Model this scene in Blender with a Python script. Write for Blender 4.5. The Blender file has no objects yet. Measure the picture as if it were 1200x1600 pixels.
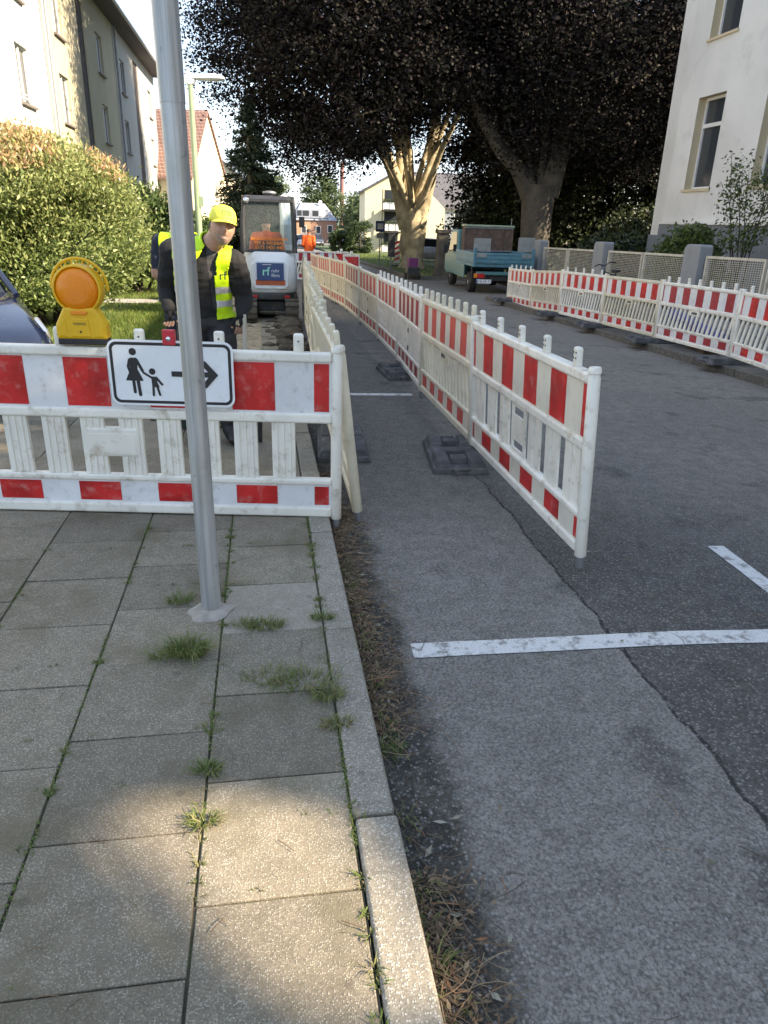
import bpy, bmesh, math, random
import numpy as np
from mathutils import Vector, Matrix, noise, Euler
random.seed(7); RNG = np.random.default_rng(11)
scene = bpy.context.scene
COL = scene.collection
rad = math.radians

# ------------------------------------------------------------ camera, sky, sun, exposure
CAM_H = 1.55
cam_d = bpy.data.cameras.new('camera'); cam = bpy.data.objects.new('camera', cam_d); COL.objects.link(cam)
cam_d.sensor_fit = 'VERTICAL'; cam_d.sensor_height = 24.0; cam_d.lens = 16.8
cam_d.clip_start = 0.05; cam_d.clip_end = 3000
_R = Matrix(((0.98741, 0.030042, -0.155302), (-0.155151, 0.375201, -0.913867), (0.030815, 0.926457, 0.375138)))
cam.matrix_world = Matrix.Translation((0, 0, CAM_H)) @ _R.to_4x4()
scene.camera = cam
scene.cycles.max_bounces = 6; scene.cycles.diffuse_bounces = 3; scene.cycles.glossy_bounces = 3; scene.cycles.transparent_max_bounces = 6; scene.cycles.transmission_bounces = 4
scene.render.resolution_x = 768; scene.render.resolution_y = 1024

SUN_EL = 33.0
sun_h = Vector((0.90, -0.435)).normalized()
to_sun = Vector((sun_h.x*math.cos(rad(SUN_EL)), sun_h.y*math.cos(rad(SUN_EL)), math.sin(rad(SUN_EL))))
world = bpy.data.worlds.new('World'); scene.world = world; world.use_nodes = True
nt = world.node_tree; nt.nodes.clear()
wo = nt.nodes.new('ShaderNodeOutputWorld'); bg = nt.nodes.new('ShaderNodeBackground')
sky = nt.nodes.new('ShaderNodeTexSky'); sky.sky_type = 'NISHITA'; sky.sun_disc = False
sky.sun_elevation = rad(SUN_EL); sky.sun_rotation = math.atan2(sun_h.x, sun_h.y)
sky.air_density = 1.0; sky.dust_density = 0.4; sky.ozone_density = 1.0
tc = nt.nodes.new('ShaderNodeTexCoord'); mp = nt.nodes.new('ShaderNodeMapping'); mp.inputs['Scale'].default_value = (1.6, 1.6, 5.0)
cn = nt.nodes.new('ShaderNodeTexNoise'); cn.inputs['Scale'].default_value = 2.2; cn.inputs['Detail'].default_value = 7; cn.inputs['Roughness'].default_value = .6
cr = nt.nodes.new('ShaderNodeValToRGB'); cr.color_ramp.elements[0].position = .42; cr.color_ramp.elements[1].position = .78
cr.color_ramp.elements[0].color = (.84, .84, .84, 1); cr.color_ramp.elements[1].color = (.38, .38, .38, 1)
mx = nt.nodes.new('ShaderNodeMix'); mx.data_type = 'RGBA'; mx.inputs[7].default_value = (1.25, 1.85, 3.0, 1)
L = nt.links.new
L(tc.outputs['Generated'], mp.inputs['Vector']); L(mp.outputs['Vector'], cn.inputs['Vector']); L(cn.outputs['Fac'], cr.inputs['Fac'])
L(cr.outputs['Color'], mx.inputs[0]); L(sky.outputs['Color'], mx.inputs[6]); L(mx.outputs[2], bg.inputs['Color'])
bg.inputs['Strength'].default_value = 0.13
L(bg.outputs['Background'], wo.inputs['Surface'])
sl = bpy.data.lights.new('sun', 'SUN'); sl.energy = 3.2; sl.angle = rad(0.53); sl.color = (1.0, .93, .82)
so = bpy.data.objects.new('sun', sl); COL.objects.link(so); so.rotation_euler = to_sun.to_track_quat('Z', 'Y').to_euler()
so.location = to_sun*60
vs = scene.view_settings; vs.view_transform = 'Standard'; vs.look = 'None'; vs.exposure = 2.1; vs.gamma = 1.0; vs.use_curve_mapping = False
vs.use_white_balance = True; vs.white_balance_temperature = 8000; vs.white_balance_tint = 13   # the phone balanced for open shade

# ------------------------------------------------------------ helpers
def clamp(v, a, b): return max(a, min(b, v))
def road_z(x, y):
    return -.07 - .015*clamp(y-3.5, 0, 11.5) - .017*max(y-15, 0) - .03*clamp(x-1.7, 0, 5)
def pave_z(y): return -.012*max(0, y-4)

def empty(name, loc=(0, 0, 0), rz=0, label=None, cat=None, group=None):
    o = bpy.data.objects.new(name, None); COL.objects.link(o); o.location = loc; o.rotation_euler = (0, 0, rz)
    o.empty_display_size = .1
    if label: tag(o, label, cat, group)
    return o
def tag(o, label, cat=None, group=None, kind=None):
    if label: o['label'] = label
    if cat: o['category'] = cat
    if group: o['group'] = group
    if kind: o['kind'] = kind
    return o
def copy_tree(o, parent=None):
    c = o.copy(); COL.objects.link(c); c.parent = parent
    for ch in list(o.children): copy_tree(ch, c)
    return c

class MB:
    def __init__(s): s.v = []; s.f = []
    def add(s, vs, fs):
        b = len(s.v); s.v += [tuple(q) for q in vs]; s.f += [tuple(b+i for i in f) for f in fs]; return s
    def box(s, x0, x1, y0, y1, z0, z1, M=None):
        vs = [Vector(p) for p in ((x0,y0,z0),(x1,y0,z0),(x1,y1,z0),(x0,y1,z0),(x0,y0,z1),(x1,y0,z1),(x1,y1,z1),(x0,y1,z1))]
        if M: vs = [M@q for q in vs]
        return s.add(vs, [(0,3,2,1),(4,5,6,7),(0,1,5,4),(1,2,6,5),(2,3,7,6),(3,0,4,7)])
    def hexa(s, p):   # 8 points like box order
        return s.add(p, [(0,3,2,1),(4,5,6,7),(0,1,5,4),(1,2,6,5),(2,3,7,6),(3,0,4,7)])
    def path(s, pts, rs, n=10, cap=True, lump=0.0, seed=0):
        pts = [Vector(p) for p in pts]; rings = []
        ref = Vector((0.3, 1, 0.1)).normalized()
        for i, p in enumerate(pts):
            d = (pts[min(i+1, len(pts)-1)]-pts[max(i-1, 0)]).normalized()
            a = d.cross(ref)
            if a.length < .05: a = d.cross(Vector((1, 0, 0)))
            a.normalize(); b = d.cross(a)
            ring = []
            for k in range(n):
                t = 2*math.pi*k/n
                u = a*math.cos(t)+b*math.sin(t); r = rs[i]
                if lump: r *= 1+lump*noise.noise((p+u*rs[i])*1.7+Vector((seed, 0, 0)))+.5*lump*noise.noise((p+u*rs[i])*4.1+Vector((seed, 5, 0)))
                ring.append(p+u*r)
            rings.append(ring)
        b0 = len(s.v)
        for r in rings: s.v += [tuple(q) for q in r]
        for i in range(len(rings)-1):
            for k in range(n):
                s.f.append((b0+i*n+k, b0+i*n+(k+1) % n, b0+(i+1)*n+(k+1) % n, b0+(i+1)*n+k))
        if cap:
            s.f.append(tuple(b0+k for k in reversed(range(n)))); s.f.append(tuple(b0+(len(rings)-1)*n+k for k in range(n)))
        return s
    def tube(s, p0, p1, r0, r1=None, n=10): return s.path([p0, p1], [r0, r0 if r1 is None else r1], n)
    def lathe(s, prof, n=20, M=None):   # prof of (r,z)
        b0 = len(s.v); m = len(prof)
        for r, z in prof:
            for k in range(n):
                t = 2*math.pi*k/n; q = Vector((r*math.cos(t), r*math.sin(t), z)); s.v.append(tuple(M@q if M else q))
        for i in range(m-1):
            for k in range(n): s.f.append((b0+i*n+k, b0+i*n+(k+1) % n, b0+(i+1)*n+(k+1) % n, b0+(i+1)*n+k))
        s.f.append(tuple(b0+k for k in reversed(range(n)))); s.f.append(tuple(b0+(m-1)*n+k for k in range(n)))
        return s
    def prism(s, poly, h0, h1, M=None):   # poly in local xy, extruded z
        n = len(poly)
        vs = [Vector((p[0], p[1], h0)) for p in poly]+[Vector((p[0], p[1], h1)) for p in poly]
        if M: vs = [M@q for q in vs]
        return s.add(vs, [tuple(reversed(range(n))), tuple(range(n, 2*n))]+[(i, (i+1) % n, n+(i+1) % n, n+i) for i in range(n)])
    def build(s, name, mat, parent=None, smooth=False, bevel=0, loc=None, seg=2):
        me = bpy.data.meshes.new(name); me.from_pydata(s.v, [], s.f)
        bm = bmesh.new(); bm.from_mesh(me); bmesh.ops.recalc_face_normals(bm, faces=bm.faces); bm.to_mesh(me); bm.free()
        me.materials.append(MATS[mat] if isinstance(mat, str) else mat)
        if smooth:
            me.polygons.foreach_set('use_smooth', [True]*len(me.polygons)); me.set_sharp_from_angle(angle=rad(50))
        o = bpy.data.objects.new(name, me); COL.objects.link(o); o.parent = parent
        if loc: o.location = loc
        if bevel:
            m = o.modifiers.new('bevel', 'BEVEL'); m.width = bevel; m.segments = seg; m.limit_method = 'ANGLE'; m.angle_limit = rad(40)
        return o

def XZ(y=0):   # prism in the xz plane: poly (x,z), extruded along -y..
    return Matrix(((1,0,0,0),(0,0,1,y),(0,1,0,0),(0,0,0,1)))
def YZ(x=0):   # poly (y,z), extruded along x
    return Matrix(((0,0,1,x),(1,0,0,0),(0,1,0,0),(0,0,0,1)))
def mesh_np(name, V, F, mat, parent=None, attr=None, smooth=False):
    me = bpy.data.meshes.new(name); n = len(V); k = F.shape[1]; m = len(F)
    me.vertices.add(n); me.vertices.foreach_set('co', np.ascontiguousarray(V, dtype=np.float32).ravel())
    me.loops.add(m*k); me.loops.foreach_set('vertex_index', np.ascontiguousarray(F, dtype=np.int32).ravel())
    me.polygons.add(m); me.polygons.foreach_set('loop_start', np.arange(0, m*k, k, dtype=np.int32))
    if attr is not None:
        a = me.attributes.new('rnd', 'FLOAT', 'POINT'); a.data.foreach_set('value', np.ascontiguousarray(attr, dtype=np.float32))
    me.update(calc_edges=True); me.validate()
    me.materials.append(MATS[mat] if isinstance(mat, str) else mat)
    if smooth: me.polygons.foreach_set('use_smooth', [True]*m)
    o = bpy.data.objects.new(name, me); COL.objects.link(o); o.parent = parent
    return o
def leaves(name, P, size, mat, parent=None, flat=.0, aspect=.5, up=None, rng=RNG, rnd=None):
    """P Nx3 leaf centres; four-cornered leaf blades with a slight fold"""
    n = len(P); size = np.broadcast_to(size, (n,))
    d = rng.normal(size=(n, 3)); d[:, 2] *= (1-flat)
    if up is not None: d += up
    d /= np.linalg.norm(d, axis=1)[:, None]+1e-9
    q = rng.normal(size=(n, 3)); q[:, 2] *= (1-flat*.7)
    w = np.cross(d, q); w /= np.linalg.norm(w, axis=1)[:, None]+1e-9
    nn = np.cross(d, w)
    s = size[:, None]*.5
    V = np.empty((n, 4, 3))
    V[:, 0] = P-d*s; V[:, 2] = P+d*s
    V[:, 1] = P-d*s*.1+w*s*aspect+nn*s*.14; V[:, 3] = P-d*s*.1-w*s*aspect+nn*s*.14
    F = np.arange(n*4).reshape(n, 4)
    r = rng.random(n) if rnd is None else rnd
    return mesh_np(name, V.reshape(-1, 3), F, mat, parent, np.repeat(r, 4))

# ------------------------------------------------------------ materials
MATS = {}
def newmat(name):
    m = bpy.data.materials.new(name); m.use_nodes = True; t = m.node_tree; b = t.nodes['Principled BSDF']; MATS[name] = m
    return m, t, b
def N(t, typ, **kw):
    n = t.nodes.new(typ)
    for k, v in kw.items():
        if k.startswith('i_'): n.inputs[k[2:].replace('_', ' ')].default_value = v
        else: setattr(n, k, v)
    return n
def math_n(t, op, a, b=None, c=None):
    n = t.nodes.new('ShaderNodeMath'); n.operation = op
    for i, v in enumerate((a, b, c)):
        if v is None: continue
        if isinstance(v, (int, float)): n.inputs[i].default_value = v
        else: t.links.new(v, n.inputs[i])
    return n.outputs[0]
def mixc(t, fac, a, b):
    n = t.nodes.new('ShaderNodeMix'); n.data_type = 'RGBA'
    if isinstance(fac, (int, float)): n.inputs[0].default_value = fac
    else: t.links.new(fac, n.inputs[0])
    for i, v in ((6, a), (7, b)):
        if isinstance(v, (tuple, list)): n.inputs[i].default_value = (*v[:3], 1)
        else: t.links.new(v, n.inputs[i])
    return n.outputs[2]
def sstep(t, x, a, b):
    n = t.nodes.new('ShaderNodeMapRange'); n.interpolation_type = 'SMOOTHSTEP'
    t.links.new(x, n.inputs[0]); n.inputs[1].default_value = a; n.inputs[2].default_value = b
    return n.outputs[0]
def tex(t, scale, detail=4, rough=.55, vec=None, kind='noise'):
    if kind == 'noise':
        n = N(t, 'ShaderNodeTexNoise'); n.inputs['Detail'].default_value = detail; n.inputs['Roughness'].default_value = rough
    else:
        n = N(t, 'ShaderNodeTexVoronoi')
    n.inputs['Scale'].default_value = scale
    if vec is None:
        vec = N(t, 'ShaderNodeTexCoord').outputs['Object']
    t.links.new(vec, n.inputs['Vector'])
    return n
def bump(t, b, h, strength=.3, dist=.01):
    n = N(t, 'ShaderNodeBump'); n.inputs['Strength'].default_value = strength; n.inputs['Distance'].default_value = dist
    t.links.new(h, n.inputs['Height']); t.links.new(n.outputs['Normal'], b.inputs['Normal'])
def pm(name, col, rough=.6, var=.25, scale=6, dirt=None, dirt_amt=.5, dirt_scale=4, bmp=0, bscale=40, metal=0, rand=.0, coat=0, bdist=.01):
    m, t, b = newmat(name)
    n = tex(t, scale, 5); k = 1-var
    c = mixc(t, sstep(t, n.outputs['Fac'], .3, .7), tuple(x*k for x in col), tuple(min(1, x*(1+var*.6)) for x in col))
    if dirt:
        dn = tex(t, dirt_scale, 8, .68)
        f = math_n(t, 'MULTIPLY', sstep(t, dn.outputs['Fac'], .5, .74), dirt_amt)
        c = mixc(t, f, c, dirt)
    if rand:
        oi = N(t, 'ShaderNodeObjectInfo'); hs = N(t, 'ShaderNodeHueSaturation')
        t.links.new(math_n(t, 'MULTIPLY_ADD', oi.outputs['Random'], 2*rand, 1-rand), hs.inputs['Value']); t.links.new(c, hs.inputs['Color']); c = hs.outputs['Color']
    t.links.new(c, b.inputs['Base Color'])
    rn = math_n(t, 'MULTIPLY_ADD', n.outputs['Fac'], .25, rough-.12); t.links.new(rn, b.inputs['Roughness'])
    b.inputs['Metallic'].default_value = metal
    if coat: b.inputs['Coat Weight'].default_value = coat
    if bmp: bump(t, b, tex(t, bscale, 6, .6).outputs['Fac'], bmp, bdist)
    return m
def leafmat(name, cols, rough=.5, trans=.25, spec=.4):
    m, t, b = newmat(name)
    a = N(t, 'ShaderNodeAttribute', attribute_name='rnd'); r = N(t, 'ShaderNodeValToRGB'); e = r.color_ramp.elements
    while len(e) < len(cols): e.new(.5)
    for i, c in enumerate(cols): e[i].position = i/(len(cols)-1); e[i].color = (*c, 1)
    t.links.new(a.outputs['Fac'], r.inputs['Fac']); t.links.new(r.outputs['Color'], b.inputs['Base Color'])
    b.inputs['Roughness'].default_value = rough; b.inputs['Specular IOR Level'].default_value = spec
    if trans < .2: return m
    tr = N(t, 'ShaderNodeBsdfTranslucent'); ms = N(t, 'ShaderNodeMixShader'); ms.inputs[0].default_value = trans
    t.links.new(r.outputs['Color'], tr.inputs['Color']); t.links.new(b.outputs[0], ms.inputs[1]); t.links.new(tr.outputs[0], ms.inputs[2])
    t.links.new(ms.outputs[0], t.nodes['Material Output'].inputs['Surface'])
    return m

def mat_slab(name, base, light, moss, sc=230, moss_amt=.5, obj_rand=.14):
    m, t, b = newmat(name)
    geo = N(t, 'ShaderNodeNewGeometry').outputs['Position']
    v = tex(t, sc, vec=geo, kind='v'); n1 = tex(t, 2.3, 6, .62, vec=geo); n2 = tex(t, 14, 8, .75, vec=geo); n3 = tex(t, 210, 3, .65, vec=geo); n4 = tex(t, 95, 4, .7, vec=geo)
    sep = N(t, 'ShaderNodeSeparateColor'); t.links.new(v.outputs['Color'], sep.inputs[0])
    spk = math_n(t, 'MULTIPLY', sstep(t, sep.outputs[0], .45, 1.0), sstep(t, v.outputs['Distance'], .75, .25))
    c = mixc(t, sstep(t, n2.outputs['Fac'], .3, .72), tuple(x*.78 for x in base), tuple(x*1.15 for x in base))
    c = mixc(t, math_n(t, 'MULTIPLY', sstep(t, n3.outputs['Fac'], .42, .66), .6), c, tuple(x*.42 for x in base))
    c = mixc(t, math_n(t, 'MULTIPLY', sstep(t, n4.outputs['Fac'], .50, .70), .35), c, tuple(x*.5 for x in base))
    c = mixc(t, math_n(t, 'MULTIPLY', spk, .62), c, light)
    c = mixc(t, math_n(t, 'MULTIPLY', sstep(t, n1.outputs['Fac'], .46, .70), moss_amt), c, moss)
    gv = tex(t, 5.5, vec=geo, kind='v'); c = mixc(t, math_n(t, 'MULTIPLY', sstep(t, gv.outputs['Distance'], .10, .06), .5), c, tuple(x*.35 for x in base))
    gs = tex(t, 4.2, 8, .75, vec=geo); c = mixc(t, math_n(t, 'MULTIPLY', sstep(t, gs.outputs['Fac'], .56, .72), .45), c, tuple(x*.45 for x in base))
    oi = N(t, 'ShaderNodeObjectInfo'); hs = N(t, 'ShaderNodeHueSaturation')
    t.links.new(math_n(t, 'MULTIPLY_ADD', oi.outputs['Random'], 2*obj_rand, 1-obj_rand), hs.inputs['Value']); t.links.new(c, hs.inputs['Color'])
    t.links.new(hs.outputs['Color'], b.inputs['Base Color']); b.inputs['Roughness'].default_value = .85
    h = math_n(t, 'ADD', math_n(t, 'MULTIPLY', spk, .8), n2.outputs['Fac']); bump(t, b, h, .55, .004)
    return m
mat_slab('slab', (.222, .190, .138), (.55, .505, .41), (.115, .098, .055), moss_amt=.75, obj_rand=.2)
mat_slab('slab_new', (.38, .335, .265), (.58, .54, .46), (.16, .15, .11), moss_amt=.2)
mat_slab('kerbstone', (.285, .255, .20), (.66, .64, .58), (.14, .13, .075), sc=190, moss_amt=.35)
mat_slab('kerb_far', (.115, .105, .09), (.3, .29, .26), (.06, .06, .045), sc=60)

def mat_road():
    m, t, b = newmat('asphalt')
    pos = N(t, 'ShaderNodeNewGeometry').outputs['Position']
    sx = N(t, 'ShaderNodeSeparateXYZ'); t.links.new(pos, sx.inputs[0]); X, Y = sx.outputs[0], sx.outputs[1]
    wob = tex(t, 5, 6, .65, vec=pos); wob2 = tex(t, 1.3, 4, .5, vec=pos)
    xs = math_n(t, 'ADD', X, math_n(t, 'MULTIPLY', math_n(t, 'SUBTRACT', wob.outputs['Fac'], .5), .22))
    xw = math_n(t, 'ADD', X, math_n(t, 'ADD', math_n(t, 'MULTIPLY', math_n(t, 'SUBTRACT', wob.outputs['Fac'], .5), .10), math_n(t, 'MULTIPLY', math_n(t, 'SUBTRACT', wob2.outputs['Fac'], .5), .08)))
    n_big = tex(t, .55, 6, .6, vec=pos); n_mid = tex(t, 9, 6, .7, vec=pos); n_fine = tex(t, 105, 4, .72, vec=pos); n_gr = tex(t, 62, 4, .7, vec=pos)
    v = tex(t, 95, vec=pos, kind='v'); sep = N(t, 'ShaderNodeSeparateColor'); t.links.new(v.outputs['Color'], sep.inputs[0])
    spk = math_n(t, 'MULTIPLY', sstep(t, sep.outputs[0], .55, 1.0), sstep(t, v.outputs['Distance'], .7, .2))
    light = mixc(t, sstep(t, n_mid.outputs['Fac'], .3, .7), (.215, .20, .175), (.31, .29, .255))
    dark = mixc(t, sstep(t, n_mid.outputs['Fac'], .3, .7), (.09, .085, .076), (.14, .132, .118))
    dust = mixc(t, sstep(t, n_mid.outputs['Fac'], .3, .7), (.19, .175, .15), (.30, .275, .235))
    gut = mixc(t, sstep(t, n_mid.outputs['Fac'], .35, .65), (.035, .032, .026), (.095, .088, .07))
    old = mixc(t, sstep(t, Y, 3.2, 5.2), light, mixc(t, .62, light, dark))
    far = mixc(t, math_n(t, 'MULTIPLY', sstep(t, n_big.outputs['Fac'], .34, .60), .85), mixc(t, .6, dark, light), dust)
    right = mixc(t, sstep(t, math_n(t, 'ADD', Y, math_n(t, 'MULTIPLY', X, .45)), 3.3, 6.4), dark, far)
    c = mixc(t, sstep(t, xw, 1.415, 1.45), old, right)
    c = mixc(t, sstep(t, xs, .57, .47), c, gut)
    crack = math_n(t, 'MULTIPLY', math_n(t, 'MULTIPLY', sstep(t, math_n(t, 'ABSOLUTE', math_n(t, 'SUBTRACT', xw, 1.43)), .011, .004), sstep(t, n_mid.outputs['Fac'], .36, .46)), sstep(t, Y, 5.5, 4.0))
    c = mixc(t, math_n(t, 'MULTIPLY', crack, .9), c, (.012, .012, .012))
    # damp, tarry stains beside the joint
    st = tex(t, 2.6, 5, .6, vec=pos)
    c = mixc(t, math_n(t, 'MULTIPLY', math_n(t, 'MULTIPLY', sstep(t, st.outputs['Fac'], .56, .68), sstep(t, X, .9, 1.25)), .55), c, (.03, .03, .03))
    c = mixc(t, math_n(t, 'MULTIPLY', sstep(t, n_fine.outputs['Fac'], .44, .60), .85), c, mixc(t, .62, c, (.015, .015, .015)))
    c = mixc(t, math_n(t, 'MULTIPLY', sstep(t, n_gr.outputs['Fac'], .5, .7), .4), c, mixc(t, .6, c, (.02, .02, .02)))
    c = mixc(t, math_n(t, 'MULTIPLY', sstep(t, n_gr.outputs['Fac'], .46, .3), .35), c, (.30, .29, .27))
    c = mixc(t, math_n(t, 'MULTIPLY', spk, .72), c, (.38, .365, .335))
    t.links.new(c, b.inputs['Base Color']); b.inputs['Roughness'].default_value = .82
    h = math_n(t, 'SUBTRACT', math_n(t, 'ADD', math_n(t, 'MULTIPLY', v.outputs['Distance'], -1.4), math_n(t, 'MULTIPLY', n_fine.outputs['Fac'], 1.6)), math_n(t, 'MULTIPLY', crack, 3))
    bump(t, b, h, .9, .007)
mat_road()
def mat_paint():
    m, t, b = newmat('road_paint')
    pos = N(t, 'ShaderNodeNewGeometry').outputs['Position']
    n = tex(t, 14, 8, .72, vec=pos); n2 = tex(t, 180, 3, .6, vec=pos)
    c = mixc(t, sstep(t, n2.outputs['Fac'], .35, .65), (.50, .49, .47), (.72, .71, .68))
    c = mixc(t, math_n(t, 'MULTIPLY', sstep(t, n.outputs['Fac'], .49, .62), .85), c, (.17, .16, .145))
    t.links.new(c, b.inputs['Base Color']); b.inputs['Roughness'].default_value = .7; bump(t, b, n2.outputs['Fac'], .4, .003)
mat_paint()

pm('joint_soil', (.085, .078, .05), .95, .5, 12, dirt=(.05, .075, .02), dirt_amt=.7, dirt_scale=7, bmp=.8, bscale=60)
pm('earth', (.10, .082, .058), .95, .5, 5, bmp=.8, bscale=30, bdist=.03)
pm('sand', (.36, .29, .19), .95, .35, 7, dirt=(.16, .12, .08), dirt_amt=.8, dirt_scale=5, bmp=.9, bscale=25, bdist=.04)
pm('lawn_soil', (.075, .105, .03), .95, .5, 3)
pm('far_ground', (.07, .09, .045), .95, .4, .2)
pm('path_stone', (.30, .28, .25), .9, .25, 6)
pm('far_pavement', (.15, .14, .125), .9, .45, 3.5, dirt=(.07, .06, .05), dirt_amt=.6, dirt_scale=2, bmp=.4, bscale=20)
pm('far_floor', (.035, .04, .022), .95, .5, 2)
pm('barrier_white', (.81, .78, .69), .42, .10, 3, dirt=(.40, .33, .23), dirt_amt=.75, dirt_scale=13, bmp=.08, bscale=60, rand=.05)
pm('barrier_cream', (.70, .645, .50), .45, .12, 3, dirt=(.38, .30, .19), dirt_amt=.6, dirt_scale=7, bmp=.08, bscale=60, rand=.05)
pm('board_white', (.70, .71, .71), .35, .10, 3, dirt=(.36, .35, .32), dirt_amt=.6, dirt_scale=16)
pm('board_cream', (.70, .66, .56), .4, .08, 3, dirt=(.42, .36, .26), dirt_amt=.5, dirt_scale=8)
pm('film_red', (.56, .02, .02), .34, .35, 4, dirt=(.62, .28, .24), dirt_amt=.5, dirt_scale=17)
pm('film_red_faded', (.62, .085, .065), .42, .15, 3, dirt=(.6, .3, .24), dirt_amt=.4, dirt_scale=8)
pm('film_red_dark', (.36, .03, .04), .4, .15, 3, dirt=(.5, .25, .22), dirt_amt=.3, dirt_scale=8)
def mat_galv():
    m, t, b = newmat('galvanised')
    co = N(t, 'ShaderNodeTexCoord').outputs['Object']; mp_ = N(t, 'ShaderNodeMapping'); mp_.inputs['Scale'].default_value = (38, 38, 1.1); t.links.new(co, mp_.inputs['Vector'])
    n1 = tex(t, 1.0, 5, .6, vec=mp_.outputs['Vector']); n2 = tex(t, 26, 5, .6, vec=co); n3 = tex(t, 3.5, 6, .65, vec=co)
    c = mixc(t, sstep(t, n1.outputs['Fac'], .32, .68), (.30, .31, .31), (.55, .56, .56))
    c = mixc(t, math_n(t, 'MULTIPLY', sstep(t, n3.outputs['Fac'], .45, .7), .55), c, (.34, .345, .27))
    c = mixc(t, math_n(t, 'MULTIPLY', sstep(t, n2.outputs['Fac'], .62, .72), .6), c, (.20, .20, .19))
    t.links.new(c, b.inputs['Base Color']); b.inputs['Metallic'].default_value = .45; t.links.new(math_n(t, 'MULTIPLY_ADD', n2.outputs['Fac'], .3, .33), b.inputs['Roughness'])
mat_galv()
pm('grey_steel', (.25, .26, .27), .5, .2, 9, metal=.5)
pm('mortar', (.38, .34, .29), .95, .25, 14, bmp=.6, bscale=50)
pm('rubber', (.085, .086, .088), .8, .35, 10, dirt=(.22, .21, .20), dirt_amt=.7, dirt_scale=6, bmp=.3, bscale=50)
pm('sign_white', (.80, .83, .85), .3, .05, 3, dirt=(.6, .62, .62), dirt_amt=.4, dirt_scale=14)
pm('sign_black', (.022, .023, .026), .4, .1, 4)
pm('clamp_red', (.62, .03, .05), .35, .15, 20)
pm('lamp_yellow', (.80, .45, .012), .38, .10, 4, dirt=(.45, .27, .05), dirt_amt=.35, dirt_scale=9)
pm('black_plastic', (.018, .018, .02), .45, .2, 6)
pm('dark_metal', (.035, .037, .04), .4, .2, 8, dirt=(.14, .12, .09), dirt_amt=.6, dirt_scale=7)
pm('white_paint', (.76, .78, .78), .3, .06, 3, dirt=(.5, .48, .43), dirt_amt=.5, dirt_scale=5, coat=.2)
pm('orange_paint', (.52, .11, .04), .4, .12, 4)
pm('plate_blue', (.035, .075, .19), .35, .08, 4)
pm('mint', (.30, .75, .58), .4, .05, 4)
pm('letter_white', (.80, .80, .80), .4, .03, 4)
pm('letter_orange', (.85, .24, .03), .4, .05, 4)
pm('letter_green', (.10, .22, .05), .5, .05, 4)
pm('letter_black', (.02, .02, .02), .5, .05, 4)
pm('mud', (.10, .085, .065), .9, .4, 10, bmp=.6, bscale=30)
pm('skin', (.46, .25, .17), .5, .12, 30, bmp=.1, bscale=120)
pm('stubble', (.385, .245, .185), .7, .3, 90)
pm('hair', (.06, .05, .045), .8, .3, 60)
pm('cloth_black', (.012, .012, .013), .85, .4, 20, bmp=.5, bscale=26, bdist=.012)
pm('cloth_grey', (.045, .045, .047), .9, .3, 20, bmp=.4, bscale=22)
pm('cloth_navy', (.02, .025, .045), .9, .3, 20, bmp=.4, bscale=22)
pm('hi_vis', (.56, .86, .02), .55, .08, 7, bmp=.5, bscale=14, bdist=.012)
pm('hi_vis_orange', (.90, .12, .015), .6, .12, 7, bmp=.5, bscale=12, bdist=.02)
pm('reflective', (.55, .56, .58), .35, .1, 20, metal=.2)
pm('cap_yellow', (.84, .80, .10), .7, .07, 12, bmp=.15, bscale=120)
pm('bark_beech', (.46, .39, .25), .85, .35, 2.5, dirt=(.13, .11, .07), dirt_amt=.9, dirt_scale=1.8, bmp=.8, bscale=6, bdist=.05)
pm('bark_grey', (.10, .088, .068), .9, .35, 3, bmp=.8, bscale=9, bdist=.04)
pm('twig', (.05, .04, .03), .9, .3, 8)
leafmat('leaf_beech', [(.007, .006, .007), (.013, .010, .011), (.022, .016, .017), (.020, .024, .014), (.030, .023, .022)], .65, .12, .12)
leafmat('leaf_dark', [(.010, .016, .007), (.022, .034, .012), (.035, .05, .016), (.06, .075, .02)], .5, .1)
leafmat('leaf_mid', [(.03, .055, .014), (.06, .10, .024), (.09, .13, .03), (.13, .16, .045)], .5, .3)
leafmat('leaf_far', [(.045, .075, .03), (.08, .12, .045), (.12, .155, .06)], .6, .3)
leafmat('leaf_photinia', [(.08, .125, .04), (.15, .215, .07), (.25, .31, .11), (.36, .38, .16), (.44, .40, .22)], .42, .35, .4)
leafmat('leaf_shoot', [(.52, .26, .17), (.58, .40, .22), (.48, .44, .17), (.60, .42, .30)], .3, .35, .6)
leafmat('leaf_hedge', [(.02, .04, .012), (.04, .075, .018), (.06, .095, .025)], .5, .1)
leafmat('needle', [(.010, .022, .012), (.018, .035, .018), (.03, .05, .022)], .6, .1)
leafmat('grass', [(.06, .11, .018), (.10, .17, .028), (.15, .22, .04), (.24, .24, .08)], .6, .35)
leafmat('weed', [(.09, .15, .03), (.14, .20, .05), (.22, .23, .09), (.34, .27, .14)], .7, .3)
leafmat('litter', [(.07, .05, .032), (.13, .085, .05), (.22, .15, .09), (.06, .045, .03), (.28, .21, .13), (.26, .12, .06)], .85, .1)
leafmat('litter_pale', [(.24, .22, .16), (.34, .33, .27), (.13, .17, .05), (.20, .14, .08), (.27, .24, .17)], .7, .15)
def glassmat(name, col, rough=.05, alpha=None, trans=0):
    m, t, b = newmat(name); b.inputs['Base Color'].default_value = (*col, 1); b.inputs['Roughness'].default_value = rough
    b.inputs['Specular IOR Level'].default_value = .6
    if trans: b.inputs['Transmission Weight'].default_value = trans; b.inputs['IOR'].default_value = 1.15
    return m
glassmat('glass_dark', (.018, .022, .026), .06)
glassmat('glass_window', (.045, .052, .06), .08)
glassmat('glass_cab', (.75, .82, .80), .02, trans=.95)
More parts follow.
